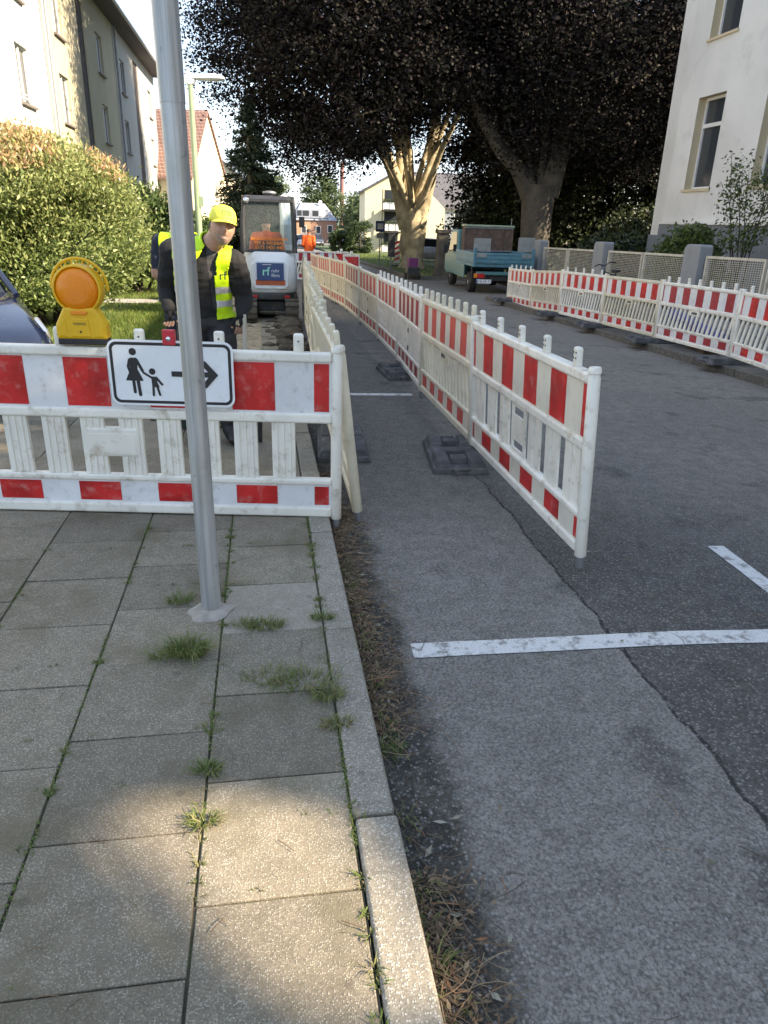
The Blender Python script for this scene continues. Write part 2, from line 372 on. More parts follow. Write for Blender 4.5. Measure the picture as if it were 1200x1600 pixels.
def mat_lens():
    m, t, b = newmat('amber_lens')
    co = N(t, 'ShaderNodeTexCoord').outputs['Object']
    sx = N(t, 'ShaderNodeSeparateXYZ'); t.links.new(co, sx.inputs[0])
    r = math_n(t, 'SQRT', math_n(t, 'ADD', math_n(t, 'MULTIPLY', sx.outputs[0], sx.outputs[0]), math_n(t, 'MULTIPLY', sx.outputs[2], sx.outputs[2])))
    w = math_n(t, 'SINE', math_n(t, 'MULTIPLY', r, 900))
    b.inputs['Base Color'].default_value = (.92, .27, .008, 1); b.inputs['Roughness'].default_value = .22
    b.inputs['Subsurface Weight'].default_value = .35; b.inputs['Subsurface Radius'].default_value = (.05, .02, .005); b.inputs['Subsurface Scale'].default_value = .5
    bump(t, b, w, .35, .002)
mat_lens()
pm('car_blue', (.006, .010, .028), .25, .1, 3, coat=.8)
pm('car_silver', (.45, .47, .5), .3, .1, 3, coat=.5)
pm('car_dark', (.05, .055, .065), .3, .1, 3, coat=.5)
pm('chrome', (.7, .7, .72), .15, .05, 3, metal=.9)
pm('tyre', (.02, .02, .02), .85, .3, 12)
pm('rim', (.40, .41, .42), .4, .2, 8, metal=.6)
pm('truck_teal', (.065, .20, .205), .4, .12, 3, dirt=(.16, .20, .18), dirt_amt=.5, dirt_scale=4, coat=.1)
pm('truck_blue', (.07, .21, .27), .45, .15, 3, dirt=(.28, .31, .31), dirt_amt=.6, dirt_scale=4)
pm('alu_board', (.30, .32, .31), .5, .2, 5, metal=.3, dirt=(.18, .16, .14), dirt_amt=.5, dirt_scale=5)
pm('rust_wood', (.13, .085, .065), .9, .35, 6, bmp=.4, bscale=20)
pm('light_green', (.30, .36, .24), .5, .1, 4)
pm('light_red', (.50, .02, .02), .25, .1, 4)
pm('light_orange', (.75, .22, .02), .25, .1, 4)
pm('stucco_white', (.78, .78, .76), .9, .06, .8, bmp=.25, bscale=60)
pm('stucco_yellow', (.50, .46, .33), .9, .07, .8, dirt=(.42, .38, .28), dirt_amt=.4, dirt_scale=.6, bmp=.25, bscale=60)
pm('stucco_grey', (.42, .42, .40), .9, .07, .8, bmp=.25, bscale=60)
pm('stucco_cream', (.78, .70, .50), .9, .06, .6)
pm('school_wall', (.70, .69, .65), .9, .10, .5, dirt=(.50, .49, .45), dirt_amt=.5, dirt_scale=1.3, bmp=.25, bscale=50)
pm('school_socle', (.17, .19, .21), .85, .1, 2, bmp=.2, bscale=40)
pm('school_reveal', (.60, .50, .33), .85, .08, 2)
pm('window_white', (.72, .72, .70), .45, .06, 5)
pm('sill', (.20, .17, .15), .7, .15, 5)
pm('roof_dark', (.10, .10, .11), .8, .2, 3)
pm('zinc', (.36, .38, .40), .5, .12, 3, metal=.3)
pm('pillar_grey', (.26, .27, .275), .8, .1, 3, bmp=.2, bscale=40)
pm('fence_cream', (.58, .54, .44), .5, .12, 6, dirt=(.35, .27, .18), dirt_amt=.5, dirt_scale=7)
pm('lamp_green', (.27, .36, .22), .5, .1, 3)
pm('lamp_white', (.74, .75, .74), .4, .06, 4)
pm('chimney_brick', (.27, .13, .115), .9, .15, .4)
pm('slate', (.30, .33, .38), .6, .2, 3)
def brickmat(name, c1, c2, mort, sx, sz, bmp_s=.5):
    m, t, b = newmat(name); co = N(t, 'ShaderNodeTexCoord').outputs['Object']
    s = N(t, 'ShaderNodeSeparateXYZ'); t.links.new(co, s.inputs[0]); cb = N(t, 'ShaderNodeCombineXYZ')
    t.links.new(math_n(t, 'ADD', s.outputs[0], s.outputs[1]), cb.inputs[0]); t.links.new(s.outputs[2], cb.inputs[1])
    br = N(t, 'ShaderNodeTexBrick'); t.links.new(cb.outputs[0], br.inputs['Vector'])
    br.inputs['Color1'].default_value = (*c1, 1); br.inputs['Color2'].default_value = (*c2, 1); br.inputs['Mortar'].default_value = (*mort, 1)
    br.inputs['Scale'].default_value = 1; br.inputs['Brick Width'].default_value = sx; br.inputs['Row Height'].default_value = sz; br.inputs['Mortar Size'].default_value = sz*.08
    t.links.new(br.outputs['Color'], b.inputs['Base Color']); b.inputs['Roughness'].default_value = .85
    bump(t, b, br.outputs['Fac'], -bmp_s, .02)
brickmat('clinker', (.055, .04, .038), (.03, .025, .026), (.08, .075, .07), .25, .08)
brickmat('brick_red', (.33, .16, .10), (.27, .13, .085), (.30, .26, .22), .25, .08)
brickmat('brick_orange', (.45, .25, .14), (.40, .21, .12), (.36, .30, .24), .25, .08)
brickmat('roof_tiles', (.20, .10, .08), (.15, .075, .06), (.32, .25, .22), .26, .24, 1.0)
brickmat('slate_clad', (.30, .34, .40), (.25, .29, .35), (.16, .19, .23), .3, .2)

# ------------------------------------------------------------ ground, road, pavements
def sheet(name, xs, ys, zf, mat, kind='structure', smooth=True):
    V = np.array([(x, y, zf(x, y)) for y in ys for x in xs]); nx = len(xs)
    F = np.array([(j*nx+i, j*nx+i+1, (j+1)*nx+i+1, (j+1)*nx+i) for j in range(len(ys)-1) for i in range(nx-1)])
    o = mesh_np(name, V, F, mat, smooth=smooth)
    if kind: o['kind'] = kind
    return o
def lin(a, b, n): return [a+(b-a)*i/n for i in range(n+1)]
sheet('ground', [-900, -200, -60, -8, 0, 8, 60, 200, 900], [-30, -5, 3.5, 15, 40, 80, 160, 400, 1500],
      lambda x, y: road_z(3, min(y, 180))-.6, 'far_ground')
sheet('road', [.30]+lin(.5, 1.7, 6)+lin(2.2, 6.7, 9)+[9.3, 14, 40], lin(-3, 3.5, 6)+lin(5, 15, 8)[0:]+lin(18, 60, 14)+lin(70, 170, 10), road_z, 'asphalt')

def marking(name, pts, label):
    mb = MB(); n = 24
    (x0, y0), (x1, y1), w = pts
    d = Vector((x1-x0, y1-y0, 0)); u = d.normalized(); p = Vector((-u.y, u.x, 0))*w*.5
    vs = []
    for i in range(n+1):
        q = Vector((x0, y0, 0))+d*(i/n)
        for s in (-1, 1):
            jit = .004*noise.noise(Vector((q.x*9, q.y*9, s*3.)))
            r = q+p*s*(1+jit*20); vs.append((r.x, r.y, road_z(r.x, r.y)+.004))
    mb.add(vs, [(2*i, 2*i+1, 2*i+3, 2*i+2) for i in range(n)])
    o = mb.build('road_marking', 'road_paint'); o['kind'] = 'structure'; o['label'] = label
marking('a', ((.55, 2.44), (4.6, 2.36), .105), 'worn white parking bay line painted across the near asphalt')
marking('b', ((2.47, 3.34), (2.44, 2.0), .10), 'short white dash painted lengthwise at the right edge of the picture')
marking('c', ((.56, 7.35), (1.5, 7.3), .11), 'faint worn white line between the two barrier rows')

# left pavement: bed, slabs, kerb stones
pav = sheet('pavement', [-2.45, -1.2, .2], lin(-1.5, 4, 4)+[6, 7.6], lambda x, y: pave_z(y)-.008, 'joint_soil')
sheet('pavement_bed', [-1.1, -.4, .2], [7.6, 10]+lin(12, 44, 12), lambda x, y: pave_z(y)-.008, 'joint_soil')
cols = [(-.21, .195, 1.32), (-.65, -.215, 1.14), (-1.10, -.655, 1.03), (-1.55, -1.105, 1.26), (-2.0, -1.555, 1.05), (-2.44, -2.005, 1.22)]
slab_cache = {}
def slab(x0, x1, y0, y1, mat, parent, z=None, name='paving_slab'):
    w, d = round(x1-x0, 3), round(y1-y0, 3); key = (w, d, mat)
    zz = (pave_z((y0+y1)/2) if z is None else z)
    if key not in slab_cache:
        o = MB().box(-w/2, w/2, -d/2, d/2, -.06, 0).build(name, mat, parent, bevel=.003)
        slab_cache[key] = o
    else:
        o = slab_cache[key].copy(); COL.objects.link(o); o.name = name; o.parent = parent
    o.location = ((x0+x1)/2, (y0+y1)/2, zz+random.uniform(-.003, .003))
    o.rotation_euler = (random.uniform(-.004, .004), random.uniform(-.004, .004), random.uniform(-.006, .006))
    return o
for ci, (x0, x1, off) in enumerate(cols):
    y = off-.42*4
    while y < 13:
        y1 = y+.41
        lim = 5.6 if ci <= 1 else (13 if ci == 2 else 7.3)
        if y1 > .3 and y < lim and not (ci == 5 and y < 3.5):
            new = ci == 0 and 2.5 < y < 2.7
            slab(x0+.001, x1-.001, y+.001, y1+.001, 'slab_new' if new else 'slab', pav)
        y += .415
kerb = empty('kerb'); kerb['kind'] = 'structure'
y = -.47
kst = None
while y < 42:
    if kst is None:
        kst = MB().box(-.06, .06, 0, .992, -.22, 0).build('kerb_stone', 'kerbstone', kerb, bevel=.012, seg=3)
        o = kst
    else:
        o = kst.copy(); COL.objects.link(o); o.parent = kerb
    o.location = (.262+random.uniform(-.004, .004), y, pave_z(y)+.004+random.uniform(-.004, .004)); o.rotation_euler = (-.012 if y > 4 else 0, 0, random.uniform(-.003, .003))
    y += 1.0
# trench bed behind the barrier: sand, remaining slab strip, earth
def rough(a, f=2.2): return lambda x, y: pave_z(y)+a*noise.noise(Vector((x*f, y*f, 3.1)))+a*.5*noise.noise(Vector((x*7, y*7, 1.1)))
o = sheet('sand_bed', lin(-.75, -.06, 14), lin(5.75, 19, 90), lambda x, y: rough(.035)(x, y)+.004, 'sand')
o = sheet('trench_floor', lin(.12, .2, 3), lin(8, 13, 20), lambda x, y: pave_z(y)-.008, 'earth')
sl_strip = empty('slab_strip'); sl_strip['kind'] = 'structure'
y = 8.0
while y < 13:
    slab(-.07+.004, .17, y+.004, y+.41, 'slab', sl_strip, z=pave_z(y)+.02); y += .415
# excavated lumps beside the trench
rub_v = MB()
def lump(mb, c, r, seed):
    bm = bmesh.new(); bmesh.ops.create_icosphere(bm, subdivisions=1, radius=1)
    vs = [Vector((v.co.x*r[0], v.co.y*r[1], v.co.z*r[2]))*(1+.35*noise.noise(v.co*1.9+Vector((seed, 0, 0))))+Vector(c) for v in bm.verts]
    mb.add(vs, [[v.index for v in f.verts] for f in bm.faces]); bm.free()
for i in range(90):
    yy = random.uniform(5.7, 13.5); xx = random.choice([random.uniform(.0, .2), random.uniform(-.95, -.6)]); s = random.uniform(.02, .08)
    lump(rub_v, (xx, yy, pave_z(yy)+s*.3), (s*1.4, s, s*.7), i)
for i in range(60):
    yy = random.uniform(9.5, 13.2); xx = random.uniform(.24, .5); s = random.uniform(.04, .12)
    lump(rub_v, (xx, yy, pave_z(yy)+.04), (s*1.3, s, s*.8), i+200)
o = rub_v.build('rubble', 'earth'); o['kind'] = 'stuff'; tag(o, 'loose earth and broken stones along the dug up pavement', 'rubble')

# lawn on the left, garden path
sheet('lawn', [-12, -8, -5, -3, -2.45], lin(3.2, 60, 30), lambda x, y: pave_z(y)-.004, 'lawn_soil')
sheet('garden_path', lin(-8, -2.2, 8), lin(15.6, 16.5, 3), lambda x, y: pave_z(y)+.012, 'path_stone')
sheet('lawn_edge', lin(-2.46, -1.1, 4), lin(7.55, 42, 26), lambda x, y: pave_z(y)-.002, 'lawn_soil')
n = 95000
gx = np.concatenate([RNG.uniform(-7, -2.4, int(n*.62)), RNG.uniform(-2.46, -1.12, n-int(n*.62))]); gy = np.concatenate([RNG.uniform(5.5, 26, int(n*.62)), 7.6+RNG.random(n-int(n*.62))**1.3*18])
keep = ~((gy > 15.55) & (gy < 16.55)); gx, gy = gx[keep], gy[keep]; n = len(gx)
gz = -.012*np.maximum(0, gy-4); h = RNG.uniform(.035, .085, n); a = RNG.uniform(0, 6.28, n); w = RNG.uniform(.004, .009, n)
V = np.empty((n, 3, 3)); V[:, 0] = np.c_[gx-np.cos(a)*w, gy-np.sin(a)*w, gz-.01]; V[:, 1] = np.c_[gx+np.cos(a)*w, gy+np.sin(a)*w, gz-.01]
V[:, 2] = np.c_[gx+RNG.normal(0, .03, n), gy+RNG.normal(0, .03, n), gz+h]
o = mesh_np('grass', V.reshape(-1, 3), np.arange(3*n).reshape(n, 3), 'grass', attr=np.repeat(RNG.random(n), 3)); tag(o, 'mown green grass of the front lawns on the left', 'grass', kind='stuff')

# right side: pavement, kerb, school yard, verge round the beech
KX = 6.35
def rp(x, y): return road_z(6.35, y)+.11+.006*(x-KX)
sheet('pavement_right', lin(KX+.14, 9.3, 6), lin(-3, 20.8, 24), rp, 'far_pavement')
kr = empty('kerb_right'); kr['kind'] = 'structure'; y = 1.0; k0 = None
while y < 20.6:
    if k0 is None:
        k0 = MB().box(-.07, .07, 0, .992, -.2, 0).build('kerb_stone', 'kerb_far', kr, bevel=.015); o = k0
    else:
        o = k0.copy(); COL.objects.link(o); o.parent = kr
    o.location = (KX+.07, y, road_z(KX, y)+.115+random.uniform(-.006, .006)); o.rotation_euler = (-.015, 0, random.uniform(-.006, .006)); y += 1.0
# kerb return at the parking bay
for i in range(3):
    o = k0.copy(); COL.objects.link(o); o.parent = kr; o.location = (KX+.2+i*.99+.05, 20.9, road_z(KX, 20.9)+.115); o.rotation_euler = (0, 0, rad(-90))
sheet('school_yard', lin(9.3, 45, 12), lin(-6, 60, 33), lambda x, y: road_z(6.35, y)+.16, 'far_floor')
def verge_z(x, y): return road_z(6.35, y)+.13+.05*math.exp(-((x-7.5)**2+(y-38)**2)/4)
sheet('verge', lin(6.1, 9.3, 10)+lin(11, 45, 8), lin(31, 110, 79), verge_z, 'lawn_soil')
o = MB()
for i in range(44):
    yy = 31+i; o.box(5.96, 6.1, yy, yy+.99, verge_z(6.1, yy)-.3, verge_z(6.1, yy)+.01)
for i in range(5): o.box(6.1+i, 7.09+i, 30.86, 31.0, verge_z(6.1, 31)-.3, verge_z(6.1, 31)+.01)
o = o.build('verge_kerb', 'kerb_far'); o['kind'] = 'structure'
n = 26000
gx = RNG.uniform(6.1, 22, n); gy = 31+RNG.random(n)**.8*34; gz = np.array([verge_z(x, y) for x, y in zip(gx, gy)])
h = RNG.uniform(.05, .12, n); a = RNG.uniform(0, 6.28, n); w = RNG.uniform(.008, .02, n)
V = np.empty((n, 3, 3)); V[:, 0] = np.c_[gx-np.cos(a)*w, gy-np.sin(a)*w, gz-.01]; V[:, 1] = np.c_[gx+np.cos(a)*w, gy+np.sin(a)*w, gz-.01]
V[:, 2] = np.c_[gx+RNG.normal(0, .03, n), gy+RNG.normal(0, .03, n), gz+h]
o = mesh_np('verge_grass', V.reshape(-1, 3), np.arange(3*n).reshape(n, 3), 'grass', attr=np.repeat(RNG.random(n), 3)); tag(o, 'grass of the verge around the lumpy beech trunk', 'grass', kind='stuff')

# ------------------------------------------------------------ barriers
def film(parent, x0, x1, z0, z1, mat, th, bow=0, one=False):
    mb = MB(); n = 6; vs = []; tb = 0 if one else th
    for i in range(n+1):
        t = i/n; dx = bow*math.sin(math.pi*t); z = z0+(z1-z0)*t
        vs += [(x0+dx, -th, z), (x1+dx, -th, z), (x1+dx, tb, z), (x0+dx, tb, z)]
    fs = []
    for i in range(n):
        b = 4*i
        for k in range(4): fs.append((b+k, b+(k+1) % 4, b+4+(k+1) % 4, b+4+k))
    fs += [(3, 2, 1, 0), (4*n, 4*n+1, 4*n+2, 4*n+3)]
    mb.add(vs, fs); return mb.build('red_film', mat, parent)
def stripes(board, Lb, z0, z1, pitch, red, mat, th, start, one=False):
    x = start
    while x < Lb-.07:
        a, b = max(x, .065), min(x+red, Lb-.065)
        if b-a > .02: film(board, a, b, z0, z1, mat, th, one=one)
        x += pitch
def make_barrier(kind, white='barrier_white', boardm='board_white', red='film_red', pitch=.36, redw=.18, start=-.09, tabs=5, Lb=2.0, tab_dots=False, one=False):
    root = empty('construction_barrier')
    for x in (.026, Lb-.026):
        p = MB().lathe([(.026, .06), (.030, .065), (.030, .965), (.027, .972), (.027, .985), (.031, .988), (.031, 1.005), (.026, 1.015)], 14, Matrix.Translation((x, 0, 0))).build('post', white, root, smooth=True)
        MB().tube((x, 0, 0), (x, 0, .075), .021, n=12).build('foot_tube', 'grey_steel', p, smooth=True)
    for z0, z1, th in ((.935, .985, .030), (.612, .665, .028), (.262, .298, .026), (.075, .132, .028)):
        MB().box(.05, Lb-.05, -th, th, z0, z1).build('rail', white, root, bevel=.012, seg=3)
    b = MB().box(.05, Lb-.05, -.012, .012, .66, .94).build('stripe_board', boardm, root)
    stripes(b, Lb, .675, .928, pitch, redw, red, .0145, start, one)
    b = MB().box(.05, Lb-.05, -.012, .012, .13, .265).build('lower_board', boardm, root)
    stripes(b, Lb, .145, .252, pitch, redw, red, .0145, start, one)
    for i in range(tabs):
        x = Lb*(i+.55)/(tabs+.1)
        mb = MB().box(x-.026, x+.026, -.017, .017, .98, 1.078)
        t = mb.build('lamp_socket', white, root, bevel=.012, seg=3)
        for dx, dz in (((-.012, .012), (.012, .012), (-.012, -.014), (.012, -.014)) if tab_dots else ((0, 0),)):
            MB().tube((x+dx, -.0185, 1.04+dz), (x+dx, .0185, 1.04+dz), .0055, n=8).build('hole', 'rubber', t)
    z0, z1 = .296, .614
    def box(name, xa, xb, za, zb, th=.016, bev=.006, mat=white):
        return MB().box(xa, xb, -th, th, za, zb).build(name, mat, root, bevel=bev)
    if kind == 'vertical':
        w, g = .125, .078; x = .07
        xs = []
        while x+w < Lb-.06: xs.append(x); x += w+g
        mid = len(xs)//2
        for i, x in enumerate(xs):
            mb = MB().box(x, x+w, -.013, .013, z0, z1)
            for k in (.22, .5, .78):
                for s in (-1, 1): mb.box(x+w*k-.007, x+w*k+.007, min(s*.012, s*.020), max(s*.012, s*.020), z0+.004, z1-.004)
            mb.build('slat', white, root, bevel=.004)
        xa, xb = xs[mid-1]+w, xs[mid]; xc = (xa+xb)/2
        o = MB().box(xa-.10, xb+.10, -.024, .024, .40, .56).build('name_plate', white, root, bevel=.012)
        MB().box(xa-.085, xb+.085, -.0255, .0255, .415, .53).build('plate_field', white, o, bevel=.004)
    elif kind == 'plate':
        w, g = .185, .08; x = .10
        i = 0
        while x+w < Lb-.03:
            if i == 3:
                for a, bb in ((z0, .325), (.375, .535), (.585, z1)): box('plate', x-.03, x+w+.03, a, bb, .006, .002)
                box('plate', x-.03, x+.005, .32, .59, .005, 0); box('plate', x+w-.0, x+w+.03, .32, .59, .005, 0)
            else: box('plate', x, x+w, z0, z1, .006, .002)
            if i != 3: mb = MB().box(x+w*.5-.006, x+w*.5+.006, -.016, .016, z0, z1); mb.build('rib', white, root, bevel=.004)
            x += w+g; i += 1
    elif kind == 'slanted':
        w, g, sl_ = .055, .062, .085; x = .06; xm = Lb*.5
        while x+w+sl_ < Lb-.04:
            mb = MB().hexa([(x, -.012, z0), (x+w, -.012, z0), (x+w, .012, z0), (x, .012, z0), (x+sl_, -.012, z1), (x+w+sl_, -.012, z1), (x+w+sl_, .012, z1), (x+sl_, .012, z1)])
            mb.build('slat', white, root, bevel=.008); x += w+g
        box('handle_plate', xm-.11, xm+.13, .535, z1, .018, .006)
        MB().box(xm-.06, xm+.08, -.0195, .0195, .555, .59).build('handle_slot', 'rubber', root)
    elif kind == 'solid':
        box('panel', .05, Lb-.05, z0, z1, .012, 0)
        for x in lin(.25, Lb-.25, 6): MB().box(x-.012, x+.012, -.019, .019, z0, z1).build('rib', white, root, bevel=.006)
        MB().box(Lb*.5-.02, Lb*.5+.02, -.0215, .0215, .53, .58).build('slot', 'rubber', root); MB().box(Lb*.5-.02, Lb*.5+.02, -.0215, .0215, .33, .38).build('slot', 'rubber', root)
    elif kind == 'grid':
        box('panel', .05, Lb*.5, z0, z1, .012, 0)
        mb = MB(); nx, nz = 11, 5; cw, ch = (Lb*.5-.05)/nx, (z1-z0)/nz
        for i in range(nx):
            for k in range(nz):
                hole = i % 2 == 1 and k % 2 == 1 or (i % 4 == 3 and k == 2 and False)
                if i % 2 == 1 and k in (1, 3): continue
                mb.box(Lb*.5+i*cw, Lb*.5+(i+1)*cw+.0004, -.012, .012, z0+k*ch, z0+(k+1)*ch+.0004)
        mb.build('perforated_panel', white, root)
        for x in (.3, .6): MB().box(x-.012, x+.012, -.019, .019, z0, z1).build('rib', white, root, bevel=.006)
    return root
BAR = {}
def place_barrier(key, p0, p1, label, group, lean=0.0, flip=False, Lb=2.0, **kw):
    if key not in BAR: BAR[key] = make_barrier(Lb=Lb, **kw); o = BAR[key]
    else: o = copy_tree(BAR[key])
    p0, p1 = Vector(p0), Vector(p1); X = p1-p0; ln = X.length; X.normalize()
    Z = Vector((0, 0, 1)); Y = Z.cross(X).normalized(); Z = X.cross(Y).normalized()
    Z2 = (Z+Y*lean).normalized(); Y2 = Z2.cross(X)
    o.matrix_world = Matrix.Translation(p0) @ Matrix((X, Y2, Z2)).transposed().to_4x4() @ Matrix.Diagonal((ln/Lb, 1, 1, 1))
    tag(o, label, 'barrier', group); return o
# the barrier across the pavement
FB0, FB1 = Vector((-1.66, 4.02, -.07)), Vector((.385, 3.725, -.07))
place_barrier('front', FB0, FB1, 'red and white barrier across the pavement carrying the pedestrian sign and amber lamp', 'red and white barriers', kind='vertical', pitch=.430, redw=.225, start=.202, Lb=2.066)
# right row beside the walkway, seen from its left face
ROW = [(1.545, 3.06, -.05), (1.54, 5.12, -.07), (1.57, 7.17, -.115), (1.69, 9.22, -.165), (1.74, 11.28, -.20), (1.71, 13.34, -.21), (1.68, 15.4, -.22), (1.55, 17.45, -.25), (1.42, 19.5, -.29), (1.36, 21.5, -.33)]
kinds = [('r_plate', dict(kind='plate', red='film_red', boardm='board_cream', tab_dots=True, pitch=.40, redw=.20, start=-.1), 'nearest barrier of the right row, with bare metal foot at its free end'),
 ('r_slant', dict(kind='slanted', white='barrier_cream', boardm='board_cream', red='film_red_faded', tabs=8), 'second barrier of the right row, yellowed with slanted slats'),
 ('r_solid', dict(kind='solid', boardm='board_cream', red='film_red_dark', tabs=5), 'third barrier of the right row, plain closed panel with dark red stripes'),
 ('r_grid', dict(kind='grid', boardm='board_cream', red='film_red_faded', tabs=5), 'fourth barrier of the right row, half its panel perforated with square holes'),
 ('r_rib', dict(kind='solid', white='barrier_cream', boardm='board_cream', red='film_red_faded', tabs=0), 'fifth barrier of the right row, closed panel with two small slots'),
 ('r_slant2', dict(kind='slanted', white='barrier_cream', boardm='board_cream', red='film_red_dark', tabs=0), 'sixth barrier of the right row, just before the red arrow panels'),
 ('r_rib', None, 'seventh barrier of the right row, beside the red arrow panels'),
 ('r_rib', None, 'eighth barrier of the right row, far along the walkway'),
 ('r_slant2', None, 'last barrier of the right row, next to the cross barrier')]
for i, (k, kw, lab) in enumerate(kinds):
    place_barrier(k, ROW[i], ROW[i+1], lab, 'red and white barriers', lean=.06 if i == 0 else .02, **(kw or {}))
# left row between walkway and trench
LROW = [(.50, 3.80, -.07), (.50, 5.86, -.05), (.53, 7.9, -.05), (.60, 9.95, -.06), (.66, 12.0, -.1), (.72, 14.0, -.14)]
lk = [('l_slant', 'leaning yellowed barrier behind the corner of the pavement barrier', .12), ('l_slant', 'yellowed barrier second along the left edge of the walkway', .05),
      ('l_grid', 'barrier with square holes, third along the left edge of the walkway', .02), ('l_rib', 'cream barrier near the excavator, fourth along the left edge of the walkway', .02), ('l_slant', 'far cream barrier beside the excavator tracks', 0)]
lkw = {'l_slant': dict(kind='slanted', tabs=8), 'l_grid': dict(kind='grid'), 'l_rib': dict(kind='solid', tabs=4)}
for i, (k, lab, ln) in enumerate(lk):
    place_barrier(k, LROW[i], LROW[i+1], lab, 'red and white barriers', lean=ln, **({} if k in BAR else dict(white='barrier_cream', boardm='board_cream', red='film_red_faded', one=True, **lkw[k])))
cz = road_z(1.5, 26)
place_barrier('r_cross', (.95, 25.6, cz), (2.55, 26.0, cz), 'far barrier with slanted slats standing across the end of the walkway', 'red and white barriers', kind='slanted', red='film_red_dark', tabs=0)
place_barrier('r_cross', (-.35, 24.9, cz+.1), (.9, 25.5, cz+.02), 'pale barrier behind the excavator across the pavement', 'red and white barriers')
# row on the far pavement
SR = [(6.10, 5.5), (6.42, 7.5), (6.62, 9.55), (6.56, 11.6), (6.53, 13.65), (6.48, 15.7), (6.55, 17.75), (6.62, 19.8)]
SZ = [-.17, -.185, -.18, -.21, -.26, -.31, -.43, -.50]
sl_ = ['barrier on the far pavement cut off by the right edge of the picture', 'barrier on the far pavement at the right edge, first fully seen one', 'barrier on the far pavement with dark red stripes and blue behind its slats',
       'barrier on the far pavement without lamp sockets, in front of the wide fence panels', 'barrier on the far pavement below the leaning bicycle', 'second barrier from the truck end of the far row', 'barrier nearest the truck in the far pavement row']
sk = ['s_a', 's_a', 's_dark', 's_plain', 's_a', 's_plain', 's_a']
skw = {'s_a': dict(kind='slanted', red='film_red'), 's_dark': dict(kind='slanted', red='film_red_dark', tabs=7), 's_plain': dict(kind='slanted', white='barrier_cream', red='film_red', tabs=0)}
for i in range(7):
    place_barrier(sk[i], (*SR[i+1], SZ[i+1]), (*SR[i], SZ[i]), sl_[i], 'red and white barriers', **(skw[sk[i]] if sk[i] not in BAR else {}))

# rubber base plates
def make_foot():
    r = empty('rubber_base_plate')
    def taper(x0, x1, y0, y1, z0, z1, t): return [(x0, y0, z0), (x1, y0, z0), (x1, y1, z0), (x0, y1, z0), (x0+t, y0+t, z1), (x1-t, y0+t, z1), (x1-t, y1-t, z1), (x0+t, y1-t, z1)]
    b = MB().hexa(taper(-.39, .39, -.20, .20, 0, .06, .012)).build('slab_base', 'rubber', r, bevel=.01)
    for x0, x1 in ((-.37, -.06), (.06, .37)):
        MB().hexa(taper(x0, x1, -.18, -.055, .055, .115, .02)).build('raised_block', 'rubber', r, bevel=.012)
        MB().hexa(taper(x0, x1, .055, .18, .055, .115, .02)).build('raised_block', 'rubber', r, bevel=.012)
        MB().hexa(taper(x0+.09, x1-.09, -.07, .07, .055, .113, .014)).build('raised_block', 'rubber', r, bevel=.01)
    MB().hexa(taper(-.07, .07, -.17, .17, .055, .10, .014)).build('raised_block', 'rubber', r, bevel=.012)
    for x in (-.385, .385): MB().path([(x, -.06, .045), (x*1.06, -.05, .06), (x*1.06, .05, .06), (x, .06, .045)], [.012]*4, 8).build('grip', 'rubber', r, smooth=True)
    return r
foot = make_foot(); fu = False
FEET = [(1.37, 5.02, 84, 'black rubber base plate under the nearest joint of the right row', None), (1.55, 8.45, 93, 'black rubber base plate under the third joint of the right row', None),
        (.56, 5.35, 86, 'rubber base plate under the leaning barrier by the kerb', None),
        (6.55, 9.5, 5, 'rubber base plate on the far kerb nearest the right edge', 1), (6.5, 11.6, -3, 'rubber base plate on the far kerb, second from the right edge', 1), (6.45, 13.7, 6, 'rubber base plate on the far kerb, third from the right edge', 1),
        (6.4, 15.8, -4, 'rubber base plate on the far kerb, fourth from the right edge', 1), (6.45, 19.4, 10, 'rubber base plate on the far kerb nearest the truck', 1)]
for x, y, a, lab, right in FEET:
    o = copy_tree(foot) if fu else foot; fu = True
    z = rp(x, y) if right else road_z(x, y)
    o.location = (x, y, z+.002); o.rotation_euler = (rad(-1), 0, rad(a)); o.scale = (1, 1, .8); tag(o, lab, 'base plate', 'rubber barrier feet')

# red and white arrow panels behind the right row
def guide(x, y, label, s=1.0):
    z = road_z(x, y); r = empty('arrow_beacon', (x, y, z), rad(6), label, 'guide panel', 'red and white arrow panels')
    MB().box(-.20, .20, -.018, .018, .15, 1.12).build('panel', 'board_cream', r, bevel=.02)
    MB().prism([(-.17, 1.07), (.17, 1.07), (.17, .55)], -.0205, .0205, XZ()).build('red_triangle', 'film_red', r)
    MB().prism([(-.17, .82), (-.17, .50), (.17, .20), (.17, .42)], -.0205, .0205, XZ()).build('red_triangle', 'film_red', r)
    MB().box(-.03, .03, -.03, .03, 1.12, 1.19).build('lamp_socket', 'barrier_white', r, bevel=.008)
    MB().box(-.36, .36, -.18, .18, 0, .11).build('base', 'rubber', r, bevel=.02)
    MB().box(-.03, .03, -.015, .015, .1, .16).build('stem', 'grey_steel', r)
guide(2.02, 17.6, 'nearer red and white arrow panel behind the right barrier row'); guide(2.05, 20.2, 'farther red and white arrow panel behind the right barrier row')

